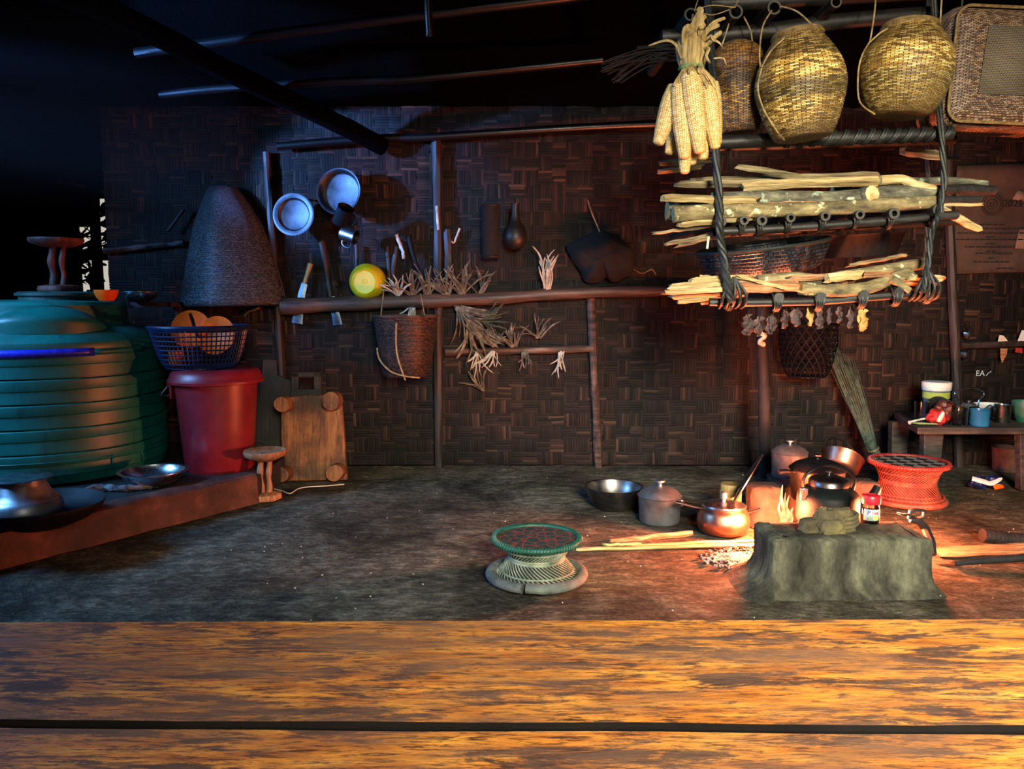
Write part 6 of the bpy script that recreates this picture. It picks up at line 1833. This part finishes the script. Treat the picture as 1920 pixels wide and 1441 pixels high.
# broom leaning on the wall, straw up
t0_, t1_ = at(1643, 850, 4.12), at(1575, 672, YW - .06)
t = thing('grass_broom', 'green-grey grass broom leaning on the wall, its fan of straw upwards', 'broom', t0_)
mb = MB()
for i in range(95):
    f = RD.uniform(-1, 1)
    top = at(1575 + f * 30 + RD.uniform(-4, 4), 690 + f * 22 - RD.uniform(0, 30) + (1 - abs(f)) * -10, YW - .05 - RD.uniform(0, .04)) - t0_
    st_ = at(1636 + f * 9, 842 + RD.uniform(-4, 4), 4.13) - t0_
    mid = st_.lerp(top, .5) + V((RD.uniform(-.008, .008), -.01, RD.uniform(-.006, .006)))
    mb.tube(spline([st_, mid, top], 4), [.0026 - .00022 * q for q in range(9)], 4, cap=False)
mb.build('straw_fan', M_BROOM, t)
mb = MB(); mb.tube([at(1630, 826, 4.14) - t0_, at(1640, 845, 4.12) - t0_, at(1652, 866, 4.10) - t0_, at(1662, 884, 4.07) - t0_], [.028, .024, .02, .018], 10, jit=.06); mb.build('handle', M_BROOM, t)
MB().ring(at(1638, 842, 4.125) - t0_, .027, .004, 20, 5, M=RY(-.5)).build('binding', M_CANE, t)

# low bench with crockery
zbn = at(1800, 800, 3.80).z
xl = at(1690, 800, 3.9).x
t = thing('low_bench', 'low dark plank bench on the right, covered with cups and a kettle', 'bench', (xl, 3.78, 0))
L = 1.15
bt_ = .035
MB().prism([(0, 0), (L, 0), (L, .48), (.14, .52), (.10, .40)], bt_, M=RX(PI / 2) @ Matrix(((1, 0, 0), (0, 1, 0), (0, 0, -1))), c=(0.02, 0, zbn - bt_)).build('plank_top', M_BENCH, t, bevel=.005)
def bleg(x, y, w_, d_, lean):
    mb = MB(); mb.add([V((x - w_ / 2, y - d_ / 2, zbn - bt_)), V((x + w_ / 2, y - d_ / 2, zbn - bt_)), V((x + w_ / 2, y + d_ / 2, zbn - bt_)), V((x - w_ / 2, y + d_ / 2, zbn - bt_)), V((x - w_ * .4 + lean, y - d_ / 2, 0)), V((x + w_ * .4 + lean, y - d_ / 2, 0)), V((x + w_ * .4 + lean, y + d_ / 2, 0)), V((x - w_ * .4 + lean, y + d_ / 2, 0))], [(0, 1, 2, 3), (7, 6, 5, 4), (0, 4, 5, 1), (1, 5, 6, 2), (2, 6, 7, 3), (3, 7, 4, 0)])
    return mb.build('leg', M_BENCH, t, bevel=.004)
bleg(.14, .09, .10, .05, .0); bleg(.58, .06, .055, .05, .02); bleg(.14, .42, .10, .05, .0); bleg(1.05, .42, .07, .05, .02); bleg(1.05, .06, .06, .05, .02)
zt_b = zbn
def onb(px, Y): 
    p = at(px, 790, Y); return V((p.x, Y, zt_b))
def rad(n_, Y): return n_ / F * Y
# white tub with lime label
Y = 4.12; P = onb(1752, Y)
t = thing('plastic_tub', 'white square-lidded plastic tub with a lime label at the back of the bench', 'tub', P)
hh = at(1752, 715, Y).z - P.z
MB().lathe([(.001, 0), (rad(21, Y), 0), (rad(23.5, Y), hh * .8), (.001, hh * .8)], 4 * 6, sy=.9).build('tub_body', plain('grey_tub', '55585c', '7d8186', 8, .5), t, sharp=40)
MB().lathe([(rad(23, Y), hh * .55), (rad(24, Y), hh * .55), (rad(24.4, Y), hh * .72), (rad(23.4, Y), hh * .72)], 24, cap=False, sy=.9).build('label_band', M_LIME, t)
MB().lathe([(rad(25, Y), hh * .76), (rad(26, Y), hh * .80), (rad(26.5, Y), hh * .98), (rad(25, Y), hh), (.001, hh)], 24, sy=.9).build('tub_lid', M_WHITE, t, sharp=40)
Y = 3.98; P = onb(1757, Y)
t = thing('frying_pan', 'black round pan standing on edge against the white tub', 'pan', P + V((0, 0, rad(25, Y))))
MB().lathe([(.001, .0), (rad(16, Y), 0), (rad(21, Y), .012), (rad(22, Y), .014), (rad(20, Y), .014), (rad(15, Y), .004), (.001, .003)], 36, M=RZ(-.3) @ RX(PI / 2 - .3), cap=False).build('pan_dish', M_BLACK, t, sharp=40)
Y = 3.93; P = onb(1726, Y)
t = thing('glass_tumbler', 'clear tumbler at the left end of the bench', 'glass', P)
MB().lathe([(.001, .002), (rad(10, Y), 0), (rad(13, Y), .11), (rad(12, Y), .11), (rad(9, Y), .006), (.001, .005)], 24, cap=False).build('glass_wall', M_GLASS, t)
Y = 3.90; P = onb(1768, Y)
t = thing('foil_packet', 'crumpled red and brown packet lying on the bench', 'packet', P)
def crump(c_, r, sx_, sy_, sz_, m, nm, sd):
    mb = MB()
    def fn(u, v):
        th_, ph_ = 2 * PI * u, PI * v
        d = V((math.cos(th_) * math.sin(ph_), math.sin(th_) * math.sin(ph_), -math.cos(ph_)))
        rr_ = r * (1 + .35 * mnoise.noise(d * 1.8 + V((sd, 0, 0))) + .12 * mnoise.noise(d * 5 + V((sd, 3, 0))))
        return (c_[0] + d.x * rr_ * sx_, c_[1] + d.y * rr_ * sy_, c_[2] + d.z * rr_ * sz_)
    mb.grid(fn, 22, 12)
    return mb.build(nm, m, t, sharp=25)
k = Y / F
crump((-18 * k, -12 * k, 15 * k), 18 * k, 1, .8, .85, M_REDPK, 'crumpled_end', 2)
crump((2 * k, 2 * k, 22 * k), 22 * k, 1, .8, .95, plain('brown_foil', '3a1c16', '6e3a2c', 30, .4, bump=.4), 'crumpled_body', 6)
MB().blade(spline([(-22 * k, -25 * k, 8 * k), (-20 * k, -29 * k, 18 * k), (-15 * k, -28 * k, 27 * k)], 4), .012, (0, -1, 0)).build('white_patch', M_CREAM, t)
Y = 3.86; P = onb(1718, Y)
t = thing('spring_onion', 'white and green spring onions at the left front corner of the bench', 'vegetable', P)
MB().tube(spline([(-.035, 0, .012), (.0, .01, .02), (.04, .03, .024), (.08, .03, .03)], 4), [.010, .008, .007, .006, .006, .005, .005, .005, .005, .005, .005, .005, .005], 8).build('white_stem', M_WHITE, t)
mb = MB()
for i in range(5): mb.blade(spline([(-.03, 0, .012), (-.01 + .02 * i, -.02 - .005 * i, .012), (.01 + .02 * i, -.03, .008)], 4), .008, (0, -.3, 1))
mb.build('green_leaf', M_GREENLF, t)
# glass lantern jar
Y = 3.86; P = onb(1798, Y)
t = thing('glass_jar', 'clear glass jar with an orange glint in front of the aluminium kettle', 'jar', P)
hh = at(1798, 758, Y).z - P.z
MB().lathe([(.001, .002), (rad(13, Y), 0), (rad(15, Y), .01), (rad(15, Y), hh), (rad(14, Y), hh), (rad(14, Y), .012), (.001, .01)], 28, cap=False).build('glass_wall', M_GLASS, t)
MB().lathe([(.001, .012), (rad(13, Y), .012), (rad(11, Y), .028), (.001, .03)], 24).build('pale_content', M_CREAM, t)
# aluminium kettle with tall handle
Y = 4.02; P = onb(1814, Y)
t = thing('wire_handle_kettle', 'aluminium kettle with a tall looped wire handle on the bench', 'kettle', P)
hh = at(1812, 760, Y).z - P.z
r_ = rad(23, Y)
MB().lathe([(.001, 0), (r_ * .9, 0), (r_, .02), (r_, hh * .7), (r_ * .8, hh * .92), (r_ * .62, hh), (.001, hh)], 36, smooth=0).build('kettle_body', M_STEELD, t, sharp=50)
l_ = MB(); l_.lathe([(r_ * .62, hh), (r_ * .5, hh + .012), (.001, hh + .016)], 30); lo = l_.build('kettle_lid', M_ALU, t); k_ = MB(); knob(k_, hh + .014, .009); k_.build('lid_knob', M_ALU, lo)
z2 = at(1812, 727, Y).z - P.z
MB().tube(spline([(-r_ * .8, 0, hh * .85), (-r_ * .85, 0, hh + .03), (-r_ * 1.18, 0, hh + .06), (-r_ * .9, 0, z2 - .012), (0, 0, z2), (r_ * .95, 0, z2 - .012), (r_ * 1.22, 0, hh + .06), (r_ * .85, 0, hh + .03), (r_ * .8, 0, hh * .85)], 5), .004, 7).build('wire_handle', M_STEEL, t)
MB().tube(spline([(r_ * .9, -.01, hh * .5), (r_ * 1.5, -.01, hh * .8), (r_ * 1.75, -.01, hh * 1.05)], 5), [.014 - .0007 * i for i in range(11)], 10).build('spout', M_ALU, t)
Y = 3.84; P = onb(1836, Y)
hh = at(1836, 767, Y).z - P.z
mug('enamel_mug', 'blue enamel mug on the front of the bench', P, RZ(2.4), rad(17, Y), hh, M_BLUEMUG)
Y = 3.95; P = onb(1878, Y)
mug('steel_mug', 'plain steel mug on the bench, right of the blue mug', P, RZ(PI), rad(14, Y), at(1878, 758, Y).z - P.z, M_STEELD)
Y = 4.1; P = onb(1852, Y)
bowl('enamel_bowl', 'white bowl behind the blue mug on the bench', 'bowl', P, rad(26, Y), at(1850, 757, Y).z - P.z, rad(14, Y), M_WHITE)
Y = 3.97; P = onb(1922, Y)
bowl('green_bowl', 'green plastic bowl at the right end of the bench', 'bowl', P, rad(24, Y), at(1920, 752, Y).z - P.z, rad(15, Y), M_GREENBOWL)
# under the bench
P = fl(1892, 884)
t = thing('small_pail', 'dim clay-brown pail on the floor under the bench', 'pail', V((P.x, P.y + .03, 0)))
MB().lathe([(.001, 0), (.062, 0), (.066, .01), (.076, .13), (.08, .135), (.074, .135), (.062, .012), (.001, .01)], 32, cap=False).build('pail_body', plain('clay_brown', '4a2c20', '6e4836', 12, .8), t, sharp=50)
P = fl(1846, 914)
t = thing('foil_packet', 'crumpled navy, white and orange packet on the floor under the bench', 'packet', P)
k = P.y / F
crump((-12 * k, 0, 10 * k), 17 * k, 1, .7, .7, M_NAVYPK, 'crumpled_end', 12)
crump((16 * k, .01, 11 * k), 17 * k, .9, .7, .75, M_NAVYPK, 'crumpled_body', 17)
MB().blade(spline([(-30 * k, -.02, 20 * k), (-10 * k, -.035, 15 * k), (5 * k, -.035, 12 * k), (28 * k, -.02, 21 * k)], 4), .013, (0, -1, .6)).build('white_edge', M_WHITE, t)
MB().blade(spline([(8 * k, -.04, 4 * k), (18 * k, -.045, 7 * k), (30 * k, -.03, 5 * k)], 4), .012, (0, -1, .4)).build('orange_patch', M_ORANGE, t)
